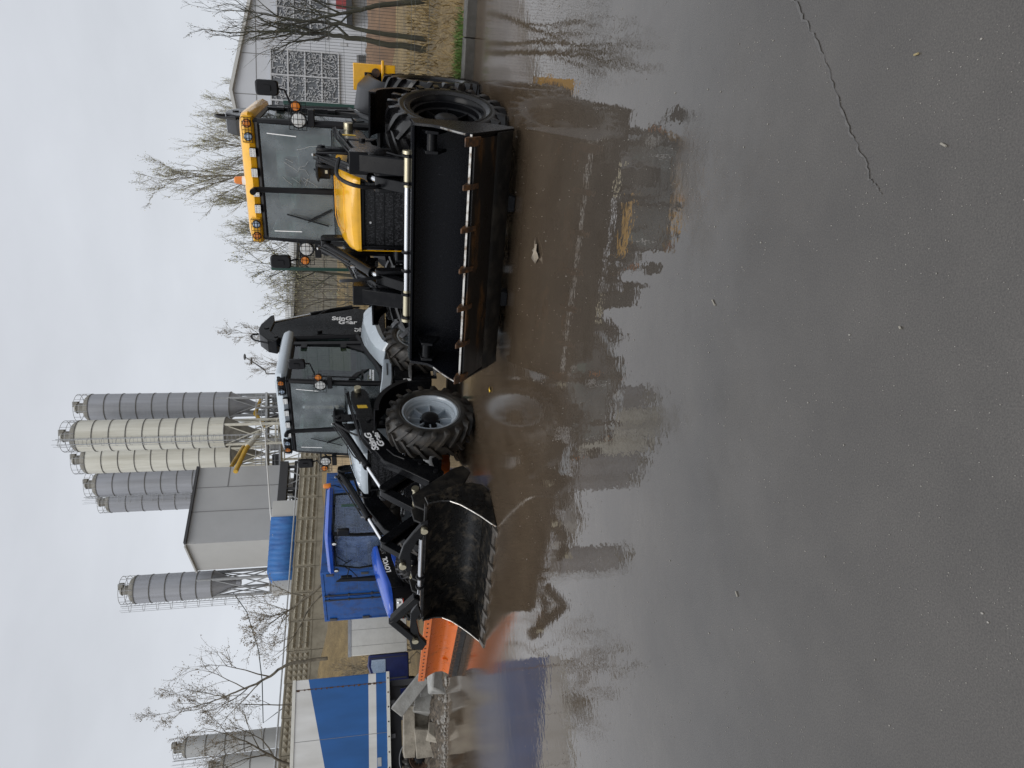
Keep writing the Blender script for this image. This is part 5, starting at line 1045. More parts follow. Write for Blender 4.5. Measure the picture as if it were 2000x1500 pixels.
# ------------------------------------------------------------------ silos
PZ = 5.5
_at = at
def at(x, y, Y): return _at(x, y, Y*1.18)      # everything of the concrete plant stands beyond the wall
def silo(label, cx_px, top_px, bot_px, cone_px, wid_px, Y, shell, leg, nring, ladder=None, filt=1.0, group='cement silos of the concrete plant'):
    """picture rows: top/bottom of the cylinder and cone tip; column of the axis at the top"""
    a = at(top_px, cx_px, Y); z1 = a.z; bpt = at(bot_px, cx_px, Y); z0 = bpt.z; zc = at(cone_px, cx_px, Y).z
    sl = np.linalg.norm(np.array(a)-_C); dep = float((np.array(at((top_px+bot_px)/2, cx_px, Y))-_C) @ _F); rad = wid_px/FPX*dep/2
    bmid = at((top_px+bot_px)/2, cx_px, Y)
    rt = thing('cement_silo', label, 'silo', (bmid.x, bmid.y, PZ), 0, group); z0 -= PZ; z1 -= PZ; zc -= PZ
    b = MB(); b.lathe([(rad, z0), (rad, z1)], (0, 0, 0), (0, 0, 1), 48); b.build('shell', shell, rt, ang=50)
    b = MB(); b.lathe([(rad, z1), (rad*0.96, z1+rad*0.18), (rad*0.80, z1+rad*0.36), (rad*0.5, z1+rad*0.48), (0.001, z1+rad*0.52)], (0, 0, 0), (0, 0, 1), 48); b.build('dome', M['domegrime'], rt, ang=40)
    b = MB(); b.lathe([(0.25, zc), (rad, z0)], (0, 0, 0), (0, 0, 1), 48); b.cyl((0, 0, zc-0.4), (0, 0, zc), 0.25, 16); b.build('hopper', shell if shell != M['silocream'] else M['domegrime'], rt, ang=50)
    for k in range(nring+1):
        z = z0+(z1-z0)*k/nring; b = MB(); b.lathe([(rad+0.005, z-0.035), (rad+0.035, z-0.035), (rad+0.035, z+0.035), (rad+0.005, z+0.035)], (0, 0, 0), (0, 0, 1), 48); b.build('ring', M['ring'], rt)
    r2 = rad*0.93
    for k in range(4):
        a_ = R(35+90*k); x, y = r2*math.cos(a_), r2*math.sin(a_); b = MB(); b.cyl((x, y, 0), (x, y, z0+1.2), 0.13, 10); b.build('leg', leg, rt)
    for k in range(4):
        a_, c_ = R(35+90*k), R(125+90*k); pa, pc = Vector((r2*math.cos(a_), r2*math.sin(a_), 0)), Vector((r2*math.cos(c_), r2*math.sin(c_), 0)); b = MB(); h1 = z0*0.52
        b.tube([pa+Vector((0, 0, h1)), pc+Vector((0, 0, z0))], 0.055, 5); b.tube([pc+Vector((0, 0, h1)), pa+Vector((0, 0, z0))], 0.055, 5); b.tube([pa+Vector((0, 0, h1)), pc+Vector((0, 0, h1))], 0.08, 6); b.tube([pa+Vector((0, 0, 0.1)), pc+Vector((0, 0, h1))], 0.05, 5); b.build('brace', leg, rt)
    zt_ = z1+rad*0.16
    b = MB(); n = 14
    for k in range(n): a_ = 2*math.pi*k/n; b.tube([(rad*math.cos(a_), rad*math.sin(a_), zt_-0.2), (rad*math.cos(a_), rad*math.sin(a_), zt_+0.95)], 0.02, 4)
    for z in (zt_+0.45, zt_+0.95): b.tube([(rad*math.cos(2*math.pi*k/28), rad*math.sin(2*math.pi*k/28), z) for k in range(29)], 0.025, 4, cap=False)
    b.build('railing', M['galv'], rt)
    b = MB(); fz = z1+rad*0.5; b.cyl((0, 0, fz-0.1), (0, 0, fz+0.6*filt), 0.45*filt, 12); b.cyl((0, 0, fz+0.6*filt), (0, 0, fz+0.8*filt), 0.52*filt, 12, 0.36*filt); b.bb(0.1, 0.6, -0.3, 0.2, fz+0.5*filt, fz+0.95*filt); b.build('dust_filter', M['domegrime'], rt, 0.02)
    if ladder is not None:
        an, za = ladder; ca, sa = math.cos(an), math.sin(an); b = MB(); ta = Vector((-sa, ca, 0)); p0 = Vector((ca, sa, 0))*(rad+0.16)
        for s_ in (-0.25, 0.25): b.tube([p0+ta*s_+Vector((0, 0, za)), p0+ta*s_+Vector((0, 0, zt_+1.1))], 0.03, 4)
        z = za
        while z < zt_+1: b.tube([p0-ta*0.25+Vector((0, 0, z)), p0+ta*0.25+Vector((0, 0, z))], 0.016, 4, cap=False); z += 0.33
        z = za+2.2
        while z < zt_+1.0:
            b.tube([p0+ta*0.36*math.cos(q)+Vector((ca, sa, 0))*0.62*math.sin(q)+Vector((0, 0, z)) for q in [math.pi*i/8 for i in range(9)]], 0.018, 4, cap=False); z += 1.1
        for q in (0.6, 1.57, 2.5): b.tube([p0+ta*0.36*math.cos(q)+Vector((ca, sa, 0))*0.62*math.sin(q)+Vector((0, 0, za+2.2)), p0+ta*0.36*math.cos(q)+Vector((ca, sa, 0))*0.62*math.sin(q)+Vector((0, 0, zt_+1.2))], 0.015, 4)
        b.build('ladder', M['galv'], rt)
    return rt
G = M['silogrey']; CR = M['silocream']
silo('tall grey silo standing right of the cream silos, rightmost of the plant', 794, 181, 452, 500, 53, 58, G, M['greyleg'], 9)
silo('tallest cream silo with a ladder down its face, in front of another cream silo', 848, 157, 443, 498, 60, 55, CR, M['creamleg'], 9, (R(-105), 2.0))
silo('cream silo partly hidden behind the tallest cream one', 893, 175, 455, 505, 54, 62, CR, M['creamleg'], 9)
silo('grey silo between the cream silos and the ladder cage, behind the grey building', 940, 196, 470, 520, 48, 68, G, M['greyleg'], 9, (R(-155), 3.0))
silo('shorter grey silo just right of the grey building peak, left of the other four', 975, 219, 470, 520, 40, 72, G, M['greyleg'], 8)
silo('grey silo standing alone left of the grey building with a side ladder cage', 1146, 268, 418, 462, 53, 54, G, M['greyleg'], 5, (R(175), 2.5), 0.9)
silo('dull white silo far left behind the bare trees, partly out of the blue trailer top', 1447, 366, 590, 640, 37, 62, M['silowhite'], M['greyleg'], 6, (R(200), 3.0))
silo('lower dull white silo at the edge, left of the far white silo', 1484, 440, 640, 690, 40, 58, M['silowhite'], M['greyleg'], 4, (R(120), 3.0))

# ------------------------------------------------------------------ plant building on a steel frame, annex, augers
pc = at(363, 1063, 50); zt_ = pc.z; pr = onz(389, 914, zt_); pl = onz(386, 1114, zt_)
zb_ = at(535, 1063, 50).z
pb_ = thing('plant_building', 'tall grey clad building with no windows raised on a steel frame among the silos', 'building', (pc.x, pc.y, PZ), 0)
def LO(p, z): return Vector((p.x-pc.x, p.y-pc.y, z-PZ))
fourth = pr+pl-pc
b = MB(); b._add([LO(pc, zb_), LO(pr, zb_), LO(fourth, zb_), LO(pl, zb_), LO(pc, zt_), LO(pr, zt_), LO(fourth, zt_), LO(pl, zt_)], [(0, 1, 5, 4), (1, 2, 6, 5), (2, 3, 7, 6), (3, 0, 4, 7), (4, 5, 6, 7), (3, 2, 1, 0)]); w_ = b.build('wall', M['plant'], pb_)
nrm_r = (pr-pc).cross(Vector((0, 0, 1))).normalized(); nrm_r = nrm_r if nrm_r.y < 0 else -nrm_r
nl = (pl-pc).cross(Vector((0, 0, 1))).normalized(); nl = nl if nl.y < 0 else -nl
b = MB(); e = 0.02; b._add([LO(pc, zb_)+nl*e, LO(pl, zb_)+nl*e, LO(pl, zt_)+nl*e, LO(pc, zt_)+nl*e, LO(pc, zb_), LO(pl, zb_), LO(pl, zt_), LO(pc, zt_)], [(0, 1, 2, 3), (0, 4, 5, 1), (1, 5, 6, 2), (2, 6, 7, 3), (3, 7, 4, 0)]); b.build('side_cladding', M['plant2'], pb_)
b = MB()
for f in (0.40, 0.72): q = pc.lerp(pr, f); b.beam(LO(q, zb_)+nrm_r*0.02, LO(q, zt_)+nrm_r*0.02, 0.03, 0.04, up=nrm_r)
q0 = pc.lerp(pr, 0.72); b.beam(LO(q0, zb_+(zt_-zb_)*0.62)+nrm_r*0.02, LO(pr, zb_+(zt_-zb_)*0.62)+nrm_r*0.02, 0.04, 0.05)
b.build('panel_joint', M['jointgrey'], w_)
b = MB(); b.beam(LO(pc, zt_+0.05)+nrm_r*0.1, LO(pr, zt_+0.05)+nrm_r*0.1, 0.35, 0.2); b.build('eaves', M['seam'], pb_)
b = MB(); b.beam(LO(pc, zt_+0.05)+nl*0.1, LO(pl, zt_+0.05)+nl*0.1, 0.3, 0.12); b.build('eaves', M['plant2'], pb_)
for f, g_ in ((0.02, 0), (0.34, 0), (0.67, 0), (0.98, 0), (0.02, 1), (0.5, 1), (0.98, 1)):
    q = pc.lerp(pr, f)+(pl-pc)*g_*0.9+(pl-pc)*0.03; b = MB(); b.cyl(LO(q, PZ-0.2), LO(q, zb_), 0.14, 8); b.build('column', M['seam'], pb_)
b = MB()
for f in (0.02, 0.34, 0.67):
    q, q2 = pc.lerp(pr, f)+(pl-pc)*0.03, pc.lerp(pr, f+0.31)+(pl-pc)*0.03; b.tube([LO(q, PZ), LO(q2, zb_)], 0.06, 5); b.tube([LO(q2, PZ), LO(q, zb_)], 0.06, 5)
b.build('brace', M['greyleg'], pb_)
b = MB(); ra, rb_ = pc.lerp(pr, 0.35), pr; b.beam(LO(ra, zb_-0.35)+Vector((0, .5, 0)), LO(rb_, zb_-0.35)+Vector((0, .5, 0)), 1.0, 0.7); b.beam(LO(ra, zb_-1.3)+Vector((0, 1.5, 0)), LO(rb_, zb_-1.3)+Vector((0, 1.5, 0)), 0.6, 0.4); b.build('hopper_frame', M['seam'], pb_)
# blue corrugated annex
aR, aL = at(529, 1010, 47.5), at(521, 1118, 45.5); zA = aR.z; zAb = at(572, 1010, 47.5).z-0.8; d = Vector((aR.x-aL.x, aR.y-aL.y, 0)); LA = d.length
an = thing('corrugated_shed', 'low blue corrugated sheet enclosure on top of the wall below the grey building', 'shed', (aL.x, aL.y, zAb), math.atan2(d.y, d.x))
b = MB(); n = int(LA/0.10); vs = []
for i in range(n+1):
    x = LA*i/n; y = (0.0, 0.05, 0.05, 0.0)[i % 4]; vs += [(x, y, 0), (x, y, zA-zAb)]
b._add(vs, [(2*i, 2*i+2, 2*i+3, 2*i+1) for i in range(n)]); 
vs = []
for i in range(13):
    y = 2.0*i/12; x = -0.45*math.sin(math.pi*0.5*min(1, i/6)); vs += [(x, y+(0.04 if i % 2 else 0), 0), (x, y+(0.04 if i % 2 else 0), zA-zAb-0.2*min(1, i/6))]
b._add(vs, [(2*i, 2*i+2, 2*i+3, 2*i+1) for i in range(12)]); sh = b.build('sheet_wall', M['corrblue'], an, ang=20)
s = sh.modifiers.new('thick', 'SOLIDIFY'); s.thickness = 0.02
b = MB(); b.bb(-0.1, LA, 0.08, 2.2, zA-zAb-0.25, zA-zAb-0.18); b.build('roof', M['greyleg'], an)
b = MB(); b.bb(-1.2, -0.1, 0.8, 2.0, -0.3, zA-zAb-0.3); b.build('cabin', M['plant2'], an, 0.02); b = MB(); b.bb(LA, LA+1.4, 0.1, 1.8, -0.3, zA-zAb-0.05); b.build('cabin', M['plant2'], an, 0.02)
def pipe(name, label, cat, pts, r, m, segs=None):
    o = Vector(pts[0]); b = MB(); b.tube([Vector(p)-o for p in pts], r, 10); q = b.build(name, m, loc=o); return tag(q, label, cat)
au = pipe('screw_conveyor', 'yellow and cream screw conveyor sloping from the tallest cream silo to the grey building', 'conveyor', [at(505, 848, 54.4), at(480, 878, 53), at(460, 921, 50.5)], 0.20, M['auger'])
b = MB(); o = au.location; b.tube([at(506, 846, 54.4)-o, at(484, 872, 53.3)-o], 0.26, 10); b.build('casing', M['creamleg'], au)
pipe('screw_conveyor', 'thinner yellow screw conveyor under the hidden cream silo', 'conveyor', [at(482, 863, 60), at(455, 906, 56), at(452, 912, 55.6)], 0.18, M['auger'])
pipe('screw_conveyor', 'yellow screw conveyor under the tall grey rightmost silo', 'conveyor', [at(512, 775, 58.5), at(498, 808, 57.2), at(520, 835, 55.8)], 0.18, M['auger'])
# pipe rack between silo legs
rk = thing('steel_platform', 'grey steel platform and pipework between the legs of the silos', 'platform', (at(545, 850, 56).x, at(545, 850, 56).y, PZ))
b = MB(); rl = rk.location
for px_, y0, y1 in ((522, 770, 915), (548, 770, 1010)):
    a_, c_ = at(px_, y0, 57), at(px_, y1, 55); b.beam(a_-rl, c_-rl, 1.2, 0.18); b.tube([a_-rl+Vector((0, 0, 1)), c_-rl+Vector((0, 0, 1))], 0.03, 4); b.tube([a_-rl+Vector((0, 0, .5)), c_-rl+Vector((0, 0, .5))], 0.03, 4)
    for k in range(12): q = a_.lerp(c_, k/11)-rl; b.tube([q, q+Vector((0, 0, 1))], 0.025, 4)
b.build('deck', M['galv'], rk)
rn = random.Random(8)
for k in range(16):
    y0 = rn.uniform(775, 1000); a_, c_ = at(rn.uniform(500, 520), y0, rn.uniform(55, 62)), at(rn.uniform(560, 590), y0+rn.uniform(-12, 12), 57); b = MB(); b.cyl(a_-rl, c_-rl, rn.uniform(0.05, 0.11), 6); b.build('strut', (M['greyleg'], M['creamleg'], M['silodark'])[k % 3], rk)
for k in range(6):
    q = at(rn.uniform(520, 575), 785+k*40, 58)-rl; b = MB(); b.box(q, (rn.uniform(.8, 1.8), 1, rn.uniform(.6, 1.4))); b.build('machine_housing', (M['plant'], M['silodark'])[k % 2], rk, 0.03)
pipe('hose', 'white hose slung from the cream silo to the blue corrugated enclosure', 'hose', [at(508, 822, 54), at(518, 850, 53), at(520, 885, 52), at(524, 940, 50.5), at(528, 1000, 48.5), at(533, 1048, 46.8)], 0.05, M['rope'])
pipe('cable', 'dark cable hanging from the lone grey silo across the bare trees', 'cable', [at(456, 1158, 54), at(482, 1195, 50), at(505, 1270, 46), at(512, 1330, 44), at(514, 1412, 42.5), at(554, 1382, 43)], 0.035, M['cable'])
# street lamp
lp = at(530, 730, 60); sl = thing('street_lamp', 'thin double headed street lamp between the right silo and the bare tree', 'street lamp', (lp.x, lp.y, 4.5))
ztop = at(520, 728, 60).z-4.5
b = MB(); b.cyl((0, 0, 0), (0, 0, ztop), 0.09, 8, 0.06); b.build('pole', M['silodark'], sl)
for (px_, py_), (qx, qy) in (((478, 697), (474, 695)), ((491, 705), (489, 702))):
    a_ = at(px_, py_, 60)-Vector((lp.x, lp.y, 4.5)); b = MB(); b.tube([(0, 0, ztop), (a_.x*0.25, 0, ztop+0.1+a_.z*0), a_], 0.045, 6); ar = b.build('arm', M['silodark'], sl)
    b = MB(); b.ell(a_, (0.32, 0.16, 0.12), 10, 6); b.build('lamp_head', M['silodark'], ar)
at = _at

# ------------------------------------------------------------------ garage row behind the fence
gA, gB = at(650, 470, 33), at(652, 640, 31); d = Vector((gA.x-gB.x, gA.y-gB.y, 0)); LG = d.length+4
zg = gA.z-0.6; zgt = at(578, 540, 32).z
gg = thing('garage_row', 'low weathered concrete garage row with pale roof seen between the two loaders', 'garage', (gB.x, gB.y, zg), math.atan2(d.y, d.x))
b = MB(); b.bb(-0.5, LG, 0, 5, 0, zgt-zg); gw = b.build('wall', M['garage'], gg)
b = MB(); b.bb(-0.5, LG, -0.03, 0, (zgt-zg)*0.45, (zgt-zg)*0.48)
for k in range(5): b.bb(0.4+k*1.6, 0.46+k*1.6, -0.03, 0, 0, zgt-zg)
b.build('panel_joint', M['concrete'], gw)
b = MB(); b.prism([(-0.3, zgt-zg), (2.5, zgt-zg+0.62), (5.3, zgt-zg), (5.3, zgt-zg+0.12), (2.5, zgt-zg+0.75), (-0.3, zgt-zg+0.12)], -0.8, LG+0.3); b.build('roof', M['roofing'], gg)

# ------------------------------------------------------------------ pale gabled hall with lattice screens on the right
HY = 42.0; hc = at(455, 178, HY); hz = 0.9
hb = thing('exhibition_hall', 'pale grey gabled hall with white lattice screens over dark windows behind the wire fence', 'building', (hc.x, HY, hz))
def hx(py): return at(600, py, HY).x-hc.x
def hzv(px): return at(px, 120, HY).z-hz
pk = hc.z-hz; xl, xr = hx(330), hx(-260); sl_, sr_ = 0.19, 0.205
poly = [(xl, 0), (xr, 0), (xr, pk-sr_*xr), (0, pk), (xl, pk+sl_*xl)]
b = MB(); b.prism(poly, 0, 24, ax=1); w_ = b.build('wall', M['facade'], hb)
b = MB(); th = 0.18; b.prism([(xl-0.4, pk+sl_*(xl-0.4)), (0, pk), (xr+0.4, pk-sr_*(xr+0.4)), (xr+0.4, pk-sr_*(xr+0.4)+th), (0, pk+th), (xl-0.4, pk+sl_*(xl-0.4)+th)], -0.25, 24.2, ax=1); b.build('roof', M['plant2'], hb)
def lattice(x0, x1, z0, z1, seed):
    b = MB(); b.bb(x0, x1, -0.05, 0.0, z0, z1); w = b.build('window', M['darkwin'], hb)
    rn = random.Random(seed); b = MB(); n = int((x1-x0)*(z1-z0)*34)
    for i in range(n):
        x, z = rn.uniform(x0+0.1, x1-0.1), rn.uniform(z0+0.1, z1-0.1); a_ = rn.choice((0.3, 1.2, 2.0, 2.8))+rn.uniform(-.3, .3); l_ = rn.uniform(0.07, 0.20); w2 = 0.020
        dx, dz = math.cos(a_), math.sin(a_); b.prism([(x-dx*l_-dz*w2, z-dz*l_+dx*w2), (x-dx*l_+dz*w2, z-dz*l_-dx*w2), (x+dx*l_+dz*w2, z+dz*l_-dx*w2), (x+dx*l_-dz*w2, z+dz*l_+dx*w2)], -0.12, -0.09, ax=1)
    n = max(1, round((z1-z0)/1.05))
    for k in range(n+1): z = z0+(z1-z0)*k/n; b.bb(x0, x1, -0.15, -0.06, z-0.04, z+0.04)
    n = max(1, round((x1-x0)/1.5))
    for k in range(n+1): x = x0+(x1-x0)*k/n; b.bb(x-0.04, x+0.04, -0.155, -0.065, z0, z1)
    b.build('lattice', M['whitebar'], w)
lattice(hx(300), hx(102), hzv(661), hzv(529), 1); lattice(hx(74), hx(-90), hzv(640), hzv(542), 2)
b = MB()
for k in range(8):
    x = hx(270)+k*2.4; zt2 = pk-(sr_ if x > 0 else -sl_)*x; b.bb(x-0.02, x+0.02, -0.012, 0, hzv(527), zt2-0.05)
b.bb(xl, xr, -0.014, 0, hzv(500)-0.02, hzv(500)+0.02)
b.build('cladding_joint', M['jointgrey'], hb)
b = MB(); b.bb(hx(225), hx(100), -0.04, 0, 0.0, 1.3); dr = b.build('plinth', M['jointgrey'], hb)
b = MB()
for k in range(9): b.bb(hx(150), hx(100), -0.09, -0.04, 0.25+k*0.11, 0.30+k*0.11)
b.build('louvre', M['silodark'], dr)
b = MB(); b.bb(hx(45), hx(-80), -1.3, 0.0, hzv(690), hzv(679)); b.build('canopy', M['seam'], hb)
b = MB(); b.bb(hx(12), hx(-60), -0.12, -0.02, hzv(680), hzv(658)); b.build('sign_panel', M['redsign'], hb)
b = MB(); b.bb(hx(85), hx(78), -0.06, 0, hzv(678), hzv(664)); b.build('notice_board', M['whitebar'], hb)

# ------------------------------------------------------------------ trees
def tree(name, label, trunk, r0, seed, m=None, budm=None, blen=1.6, nb=(9, 6, 5), span=(0.3, 1.0), spread=0.9, up=0.5, bud=0.05, budn=3, group=None, bend=0.15, twigr=0.006):
    rn = random.Random(seed); trunk = [Vector(p) for p in trunk]; o = trunk[0].copy(); rt = thing(name, label, 'tree', o, 0, group)
    # resample trunk
    P = [p-o for p in trunk]; pts = []
    for i in range(len(P)-1):
        p0, p1, p2, p3 = P[max(i-1, 0)], P[i], P[i+1], P[min(i+2, len(P)-1)]
        for k in range(6): t = k/6; pts.append(0.5*((2*p1)+(p2-p0)*t+(2*p0-5*p1+4*p2-p3)*t*t+(3*p1-p0-3*p2+p3)*t**3))
    pts.append(P[-1]); n = len(pts)
    tb = MB(); tb.tube([p+Vector((rn.gauss(0, r0*0.15), rn.gauss(0, r0*0.15), 0)) for p in pts], [max(r0*(1-0.92*i/(n-1)), 0.008) for i in range(n)], 8)
    lb, cb = MB(), MB()
    def branch(p, d, L_, r, lev):
        k = 5 if lev < 2 else 3; path = [p]; q = p.copy(); dd = d.copy()
        for i in range(k): dd = (dd+Vector((rn.gauss(0, bend), rn.gauss(0, bend), rn.gauss(0, bend)+up*0.12))).normalized(); q = q+dd*L_/k; path.append(q.copy())
        (lb if lev == 0 else cb).tube(path, [max(r*(1-0.8*i/k), twigr*0.6) for i in range(k+1)], 5 if lev == 0 else 3, cap=False)
        if lev < 2:
            for j in range(nb[lev+1]):
                f = rn.uniform(0.25, 1.0); i = min(int(f*k), k-1); s_ = path[i].lerp(path[i+1], f*k-i); ax = (path[i+1]-path[i]).normalized()
                v = Vector((rn.gauss(0, 1), rn.gauss(0, 1), rn.gauss(0, 1))); v = (v-ax*v.dot(ax)).normalized(); nd = (ax*rn.uniform(0.5, 1.0)+v*spread*rn.uniform(0.5, 1)+Vector((0, 0, up*0.5))).normalized()
                branch(s_, nd, L_*rn.uniform(0.35, 0.6), max(r*0.45, twigr), lev+1)
        if lev >= 1:
            for i in range(1, k+1):
                for _ in range(budn):
                    if rn.random() < 0.75:
                        c = path[i]+Vector((rn.gauss(0, bud), rn.gauss(0, bud), rn.gauss(0, bud))); s_ = bud*rn.uniform(0.3, 0.8); a_ = Vector((rn.gauss(0, 1), rn.gauss(0, 1), rn.gauss(0, 1))).normalized(); e_ = a_.orthogonal().normalized(); f_ = a_.cross(e_)
                        cb.cm = 1; cb._add([c-e_*s_, c+f_*s_*0.6, c+e_*s_, c-f_*s_*0.6], [(0, 1, 2, 3)]); cb.cm = 0
    H_ = (pts[-1]-pts[0]).length
    for j in range(nb[0]):
        f = span[0]+(span[1]-span[0])*(j+rn.random())/nb[0]; x = f*(n-1); i = min(int(x), n-2); p = pts[i].lerp(pts[i+1], x-i); ax = (pts[i+1]-pts[i]).normalized(); an = j*2.4+rn.uniform(-.5, .5); v = Vector((math.cos(an), math.sin(an), 0)); v = (v-ax*v.dot(ax)).normalized()
        branch(p, (v*spread+ax*0.55+Vector((0, 0, up))).normalized(), blen*(1.15-0.65*(f-span[0])/max(1e-3, span[1]-span[0]))*rn.uniform(0.75, 1.2), r0*(1-0.85*f)*0.5+0.004, 0)
    t_ = tb.build('trunk', m or M['bark'], rt, ang=60); lb.build('limb', m or M['bark'], rt, ang=60)
    cb.build('crown', [m if m and m != M['bark2'] else M['twig'], budm or M['bud']], rt, ang=60); return rt
grp = 'bare trees behind the yellow loader'
# trees beyond the fence, behind the yellow cab
def up_at(px, py, Y): return at(px, py, Y)
def gz(p): return Vector((p.x, p.y, max(hill(p.x, p.y), 0)-0.3))
for i, (py_top, px_top, py_base, Y, bl, sd, lab) in enumerate((
    (345, 318, 352, 22, 2.3, 1, 'tallest bare budding tree rising behind the amber beacon'),
    (285, 378, 300, 24, 2.6, 2, 'broad budding tree behind the right half of the yellow roof'),
    (215, 385, 230, 27, 2.7, 3, 'wide pale green budding tree behind the mirror of the yellow loader'),
    (390, 400, 385, 25, 2.1, 4, 'slender budding tree left of the tallest tree behind the yellow roof'),
    (455, 450, 470, 25, 2.2, 5, 'low budding tree behind the left mirror of the yellow loader'),
    (165, 440, 175, 30, 2.4, 6, 'small budding tree above the roof of the pale hall'))):
    top = at(px_top, py_top, Y); Y *= 2.05; bl *= 1.55; px_top += 24 if i == 0 else 62; top = at(px_top, py_top, Y); b0 = at(760, py_base, Y); base = gz(Vector((b0.x, Y, 0))); mid = base.lerp(top, 0.5)+Vector((0.15, 0, 0))
    tree('bare_tree', lab, [base, mid, top], 0.17, 30+sd, M['bark2'], M['bud'], bl, (15, 8, 5), (0.40, 0.97), 0.62, 0.85, 0.06, 2, grp, twigr=0.009)
# thin dark trees in front of the hall, by the fence
grp2 = 'dark young trees at the wire fence'
for i, (pts_, r, sd, lab) in enumerate((
    ([(843, 100), (742, 84), (650, 68), (560, 62), (432, 64)], 0.07, 51, 'dark young tree with the thickest mossy trunk at the wire fence'),
    ([(825, 78), (735, 64), (660, 48), (560, 36), (470, 18)], 0.055, 52, 'thin dark tree just right of the thickest trunk at the fence'),
    ([(812, -5), (745, 10), (690, 22), (600, 40), (520, 66)], 0.06, 53, 'dark tree leaning left across the hall at the top edge'))):
    Y = 13.4-i*0.1; tree('young_tree', lab, [gz(at(*pts_[0], Y))]+[at(*p, Y) for p in pts_[1:]], r, sd, M['bark'], M['budbrown'], 1.15, (9, 4, 3), (0.40, 1.0), 0.75, 0.75, 0.02, 1, grp2, bend=0.12, twigr=0.003)
for i, (pts_, r, sd, Y, lab) in enumerate((
    ([(735, 546), (660, 536), (610, 528), (560, 520), (495, 512)], 0.045, 61, 17, 'thin dark sapling leaning across the green fence post between the loaders'),
    ([(720, 590), (650, 585), (600, 580), (575, 575)], 0.03, 62, 19, 'low yellowish bush of twigs before the garage row'),
    ([(720, 565), (660, 560), (615, 552), (585, 548)], 0.03, 63, 21, 'tangled twiggy bush beside the leaning sapling'))):
    tree('sapling', lab, [gz(at(*pts_[0], Y))]+[at(*p, Y) for p in pts_[1:]], r, sd, M['bark'] if i == 0 else M['bark2'], M['bud'], 1.1, (12, 6, 4), (0.15, 1.0), 0.9, 0.6, 0.03, 1, 'saplings behind the fence', twigr=0.004)
tree('bare_tree', 'small bare tree behind the boom tip of the pale blue loader', [gz(at(720, 655, 40)), at(600, 655, 40), at(455, 650, 40)], 0.08, 71, M['bark2'], M['budbrown'], 1.7, (12, 6, 4), (0.35, 1.0), 0.8, 0.6, 0.05, 1, twigr=0.008)
tree('bare_tree', 'faint bare tree below the double street lamp', [gz(at(720, 700, 48)), at(620, 705, 48), at(505, 712, 48)], 0.08, 72, M['bark2'], M['budbrown'], 1.6, (12, 6, 4), (0.4, 1.0), 0.8, 0.6, 0.05, 1, twigr=0.008)
# leaning trees on the left bank
gl = 'leaning trees by the concrete wall'
for i, (pts_, r, sd, Y, bl, lab) in enumerate((
    ([(640, 1285), (568, 1296), (520, 1325), (460, 1352), (408, 1372), (330, 1392)], 0.095, 81, 36, 2.4, 'tall budding tree leaning left over the blue trailer'),
    ([(640, 1502), (562, 1492), (520, 1470), (470, 1445), (395, 1420)], 0.10, 82, 36, 2.6, 'budding tree leaning right before the far white silos'),
    ([(660, 1112), (620, 1150), (575, 1185), (545, 1205), (512, 1230)], 0.085, 83, 34, 1.7, 'low budding tree leaning left across the concrete wall above the blue container'),
    ([(660, 1135), (610, 1180), (585, 1225), (560, 1262), (530, 1285)], 0.06, 84, 35, 1.3, 'thin bare stem crossing the wall beside the low leaning tree'),
    ([(650, 1378), (560, 1377), (450, 1375), (350, 1374)], 0.045, 85, 37, 0.9, 'straight thin bare sapling between the two big leaning trees'))):
    tree('leaning_tree', lab, [at(*p, Y) for p in pts_], r, sd, M['bark2'], M['budbrown'], bl, (11, 6, 5) if i < 3 else (7, 4, 3), (0.35, 1.0), 0.85, 0.45, 0.055, 2, gl, twigr=0.007)
rn = random.Random(90)
for i, (px_, py_, Y, h, lab) in enumerate(((735, 1300, 27, 2.6, 'brown twiggy bush between the trailer and the small truck'), (720, 1330, 29, 2.8, 'brown bare bush behind the end of the blue trailer'), (742, 1275, 26, 1.6, 'low dry bush behind the small truck'))):
    q = at(px_, py_, Y); base = gz(q); tree('bare_bush', lab, [base, base+Vector((0, 0, h*0.5)), base+Vector((rn.uniform(-.2, .2), 0, h))], 0.03, 91+i, M['bark2'], M['budbrown'], 1.1, (14, 6, 4), (0.05, 1.0), 0.9, 0.7, 0.03, 1, 'bare bushes beside the trailer', twigr=0.005)

# ------------------------------------------------------------------ overcast sky and soft sun
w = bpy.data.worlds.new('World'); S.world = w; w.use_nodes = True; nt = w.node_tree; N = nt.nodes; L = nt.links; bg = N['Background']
sky = N.new('ShaderNodeTexSky'); sky.sky_type = 'NISHITA'; sky.sun_disc = False; sky.sun_elevation = R(48); sky.sun_rotation = R(200); sky.dust_density = 4; sky.air_density = 1.5
hs_ = N.new('ShaderNodeHueSaturation'); hs_.inputs['Saturation'].default_value = 0.25; L.new(sky.outputs[0], hs_.inputs['Color'])
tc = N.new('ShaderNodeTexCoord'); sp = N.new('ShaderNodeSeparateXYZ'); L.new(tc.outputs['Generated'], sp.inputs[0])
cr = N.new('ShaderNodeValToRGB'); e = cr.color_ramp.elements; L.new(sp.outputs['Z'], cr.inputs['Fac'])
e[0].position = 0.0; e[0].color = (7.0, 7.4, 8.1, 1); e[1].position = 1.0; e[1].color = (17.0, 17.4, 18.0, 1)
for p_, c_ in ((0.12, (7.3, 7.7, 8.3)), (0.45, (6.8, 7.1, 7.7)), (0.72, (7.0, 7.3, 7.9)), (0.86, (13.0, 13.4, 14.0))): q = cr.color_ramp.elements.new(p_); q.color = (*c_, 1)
mp = N.new('ShaderNodeMapping'); mp.inputs['Scale'].default_value = (1, 1, 2.5); L.new(tc.outputs['Generated'], mp.inputs[0])
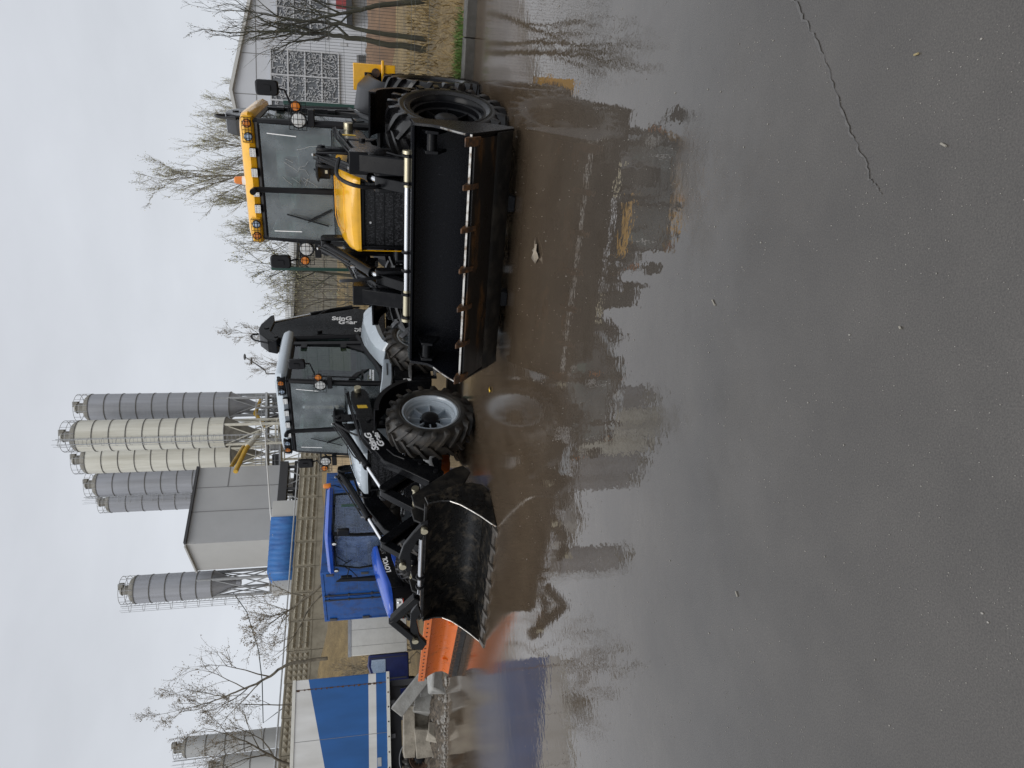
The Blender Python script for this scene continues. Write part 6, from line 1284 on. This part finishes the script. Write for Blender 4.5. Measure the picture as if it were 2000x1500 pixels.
nz = N.new('ShaderNodeTexNoise'); nz.inputs['Scale'].default_value = 2.1; nz.inputs['Detail'].default_value = 6; nz.inputs['Roughness'].default_value = 0.55; L.new(mp.outputs[0], nz.inputs['Vector'])
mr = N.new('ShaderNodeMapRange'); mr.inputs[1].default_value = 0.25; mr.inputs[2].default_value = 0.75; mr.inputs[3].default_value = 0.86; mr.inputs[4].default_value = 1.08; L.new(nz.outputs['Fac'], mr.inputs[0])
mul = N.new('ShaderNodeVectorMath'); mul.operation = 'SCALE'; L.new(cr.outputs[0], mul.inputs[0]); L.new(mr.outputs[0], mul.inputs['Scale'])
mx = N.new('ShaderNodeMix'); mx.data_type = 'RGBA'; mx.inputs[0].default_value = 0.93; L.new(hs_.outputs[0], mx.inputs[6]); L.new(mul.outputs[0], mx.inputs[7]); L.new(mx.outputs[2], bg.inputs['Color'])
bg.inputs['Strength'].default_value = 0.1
sd = bpy.data.lights.new('sun', 'SUN'); sd.energy = 1.3; sd.angle = R(35); sd.color = (1.0, 0.97, 0.93); so = bpy.data.objects.new('sun', sd); COL.objects.link(so)
so.rotation_euler = (R(42), 0, R(-20))

# ------------------------------------------------------------------ camera (phone held sideways: picture top is world right)
cd = bpy.data.cameras.new('camera'); cam = bpy.data.objects.new('camera', cd); COL.objects.link(cam); S.camera = cam
cd.sensor_fit = 'HORIZONTAL'; cd.sensor_width = 36; cd.lens = FPX/2000*36; cd.clip_end = 1000; cd.clip_start = 0.05
X = Vector(-_U); Yv = Vector(_R); Zv = Vector(-_F)
cam.matrix_world = Matrix.Translation(Vector(_C)) @ Matrix((X, Yv, Zv)).transposed().to_4x4()
S.render.engine = 'CYCLES'; S.render.resolution_x = 1024; S.render.resolution_y = 768
S.view_settings.view_transform = 'Standard'; S.view_settings.look = 'None'; S.view_settings.exposure = 0.0; S.view_settings.gamma = 1.0
S.cycles.max_bounces = 10; S.cycles.transparent_max_bounces = 16; S.cycles.caustics_reflective = False; S.cycles.caustics_refractive = False
S.cycles.sample_clamp_indirect = 6
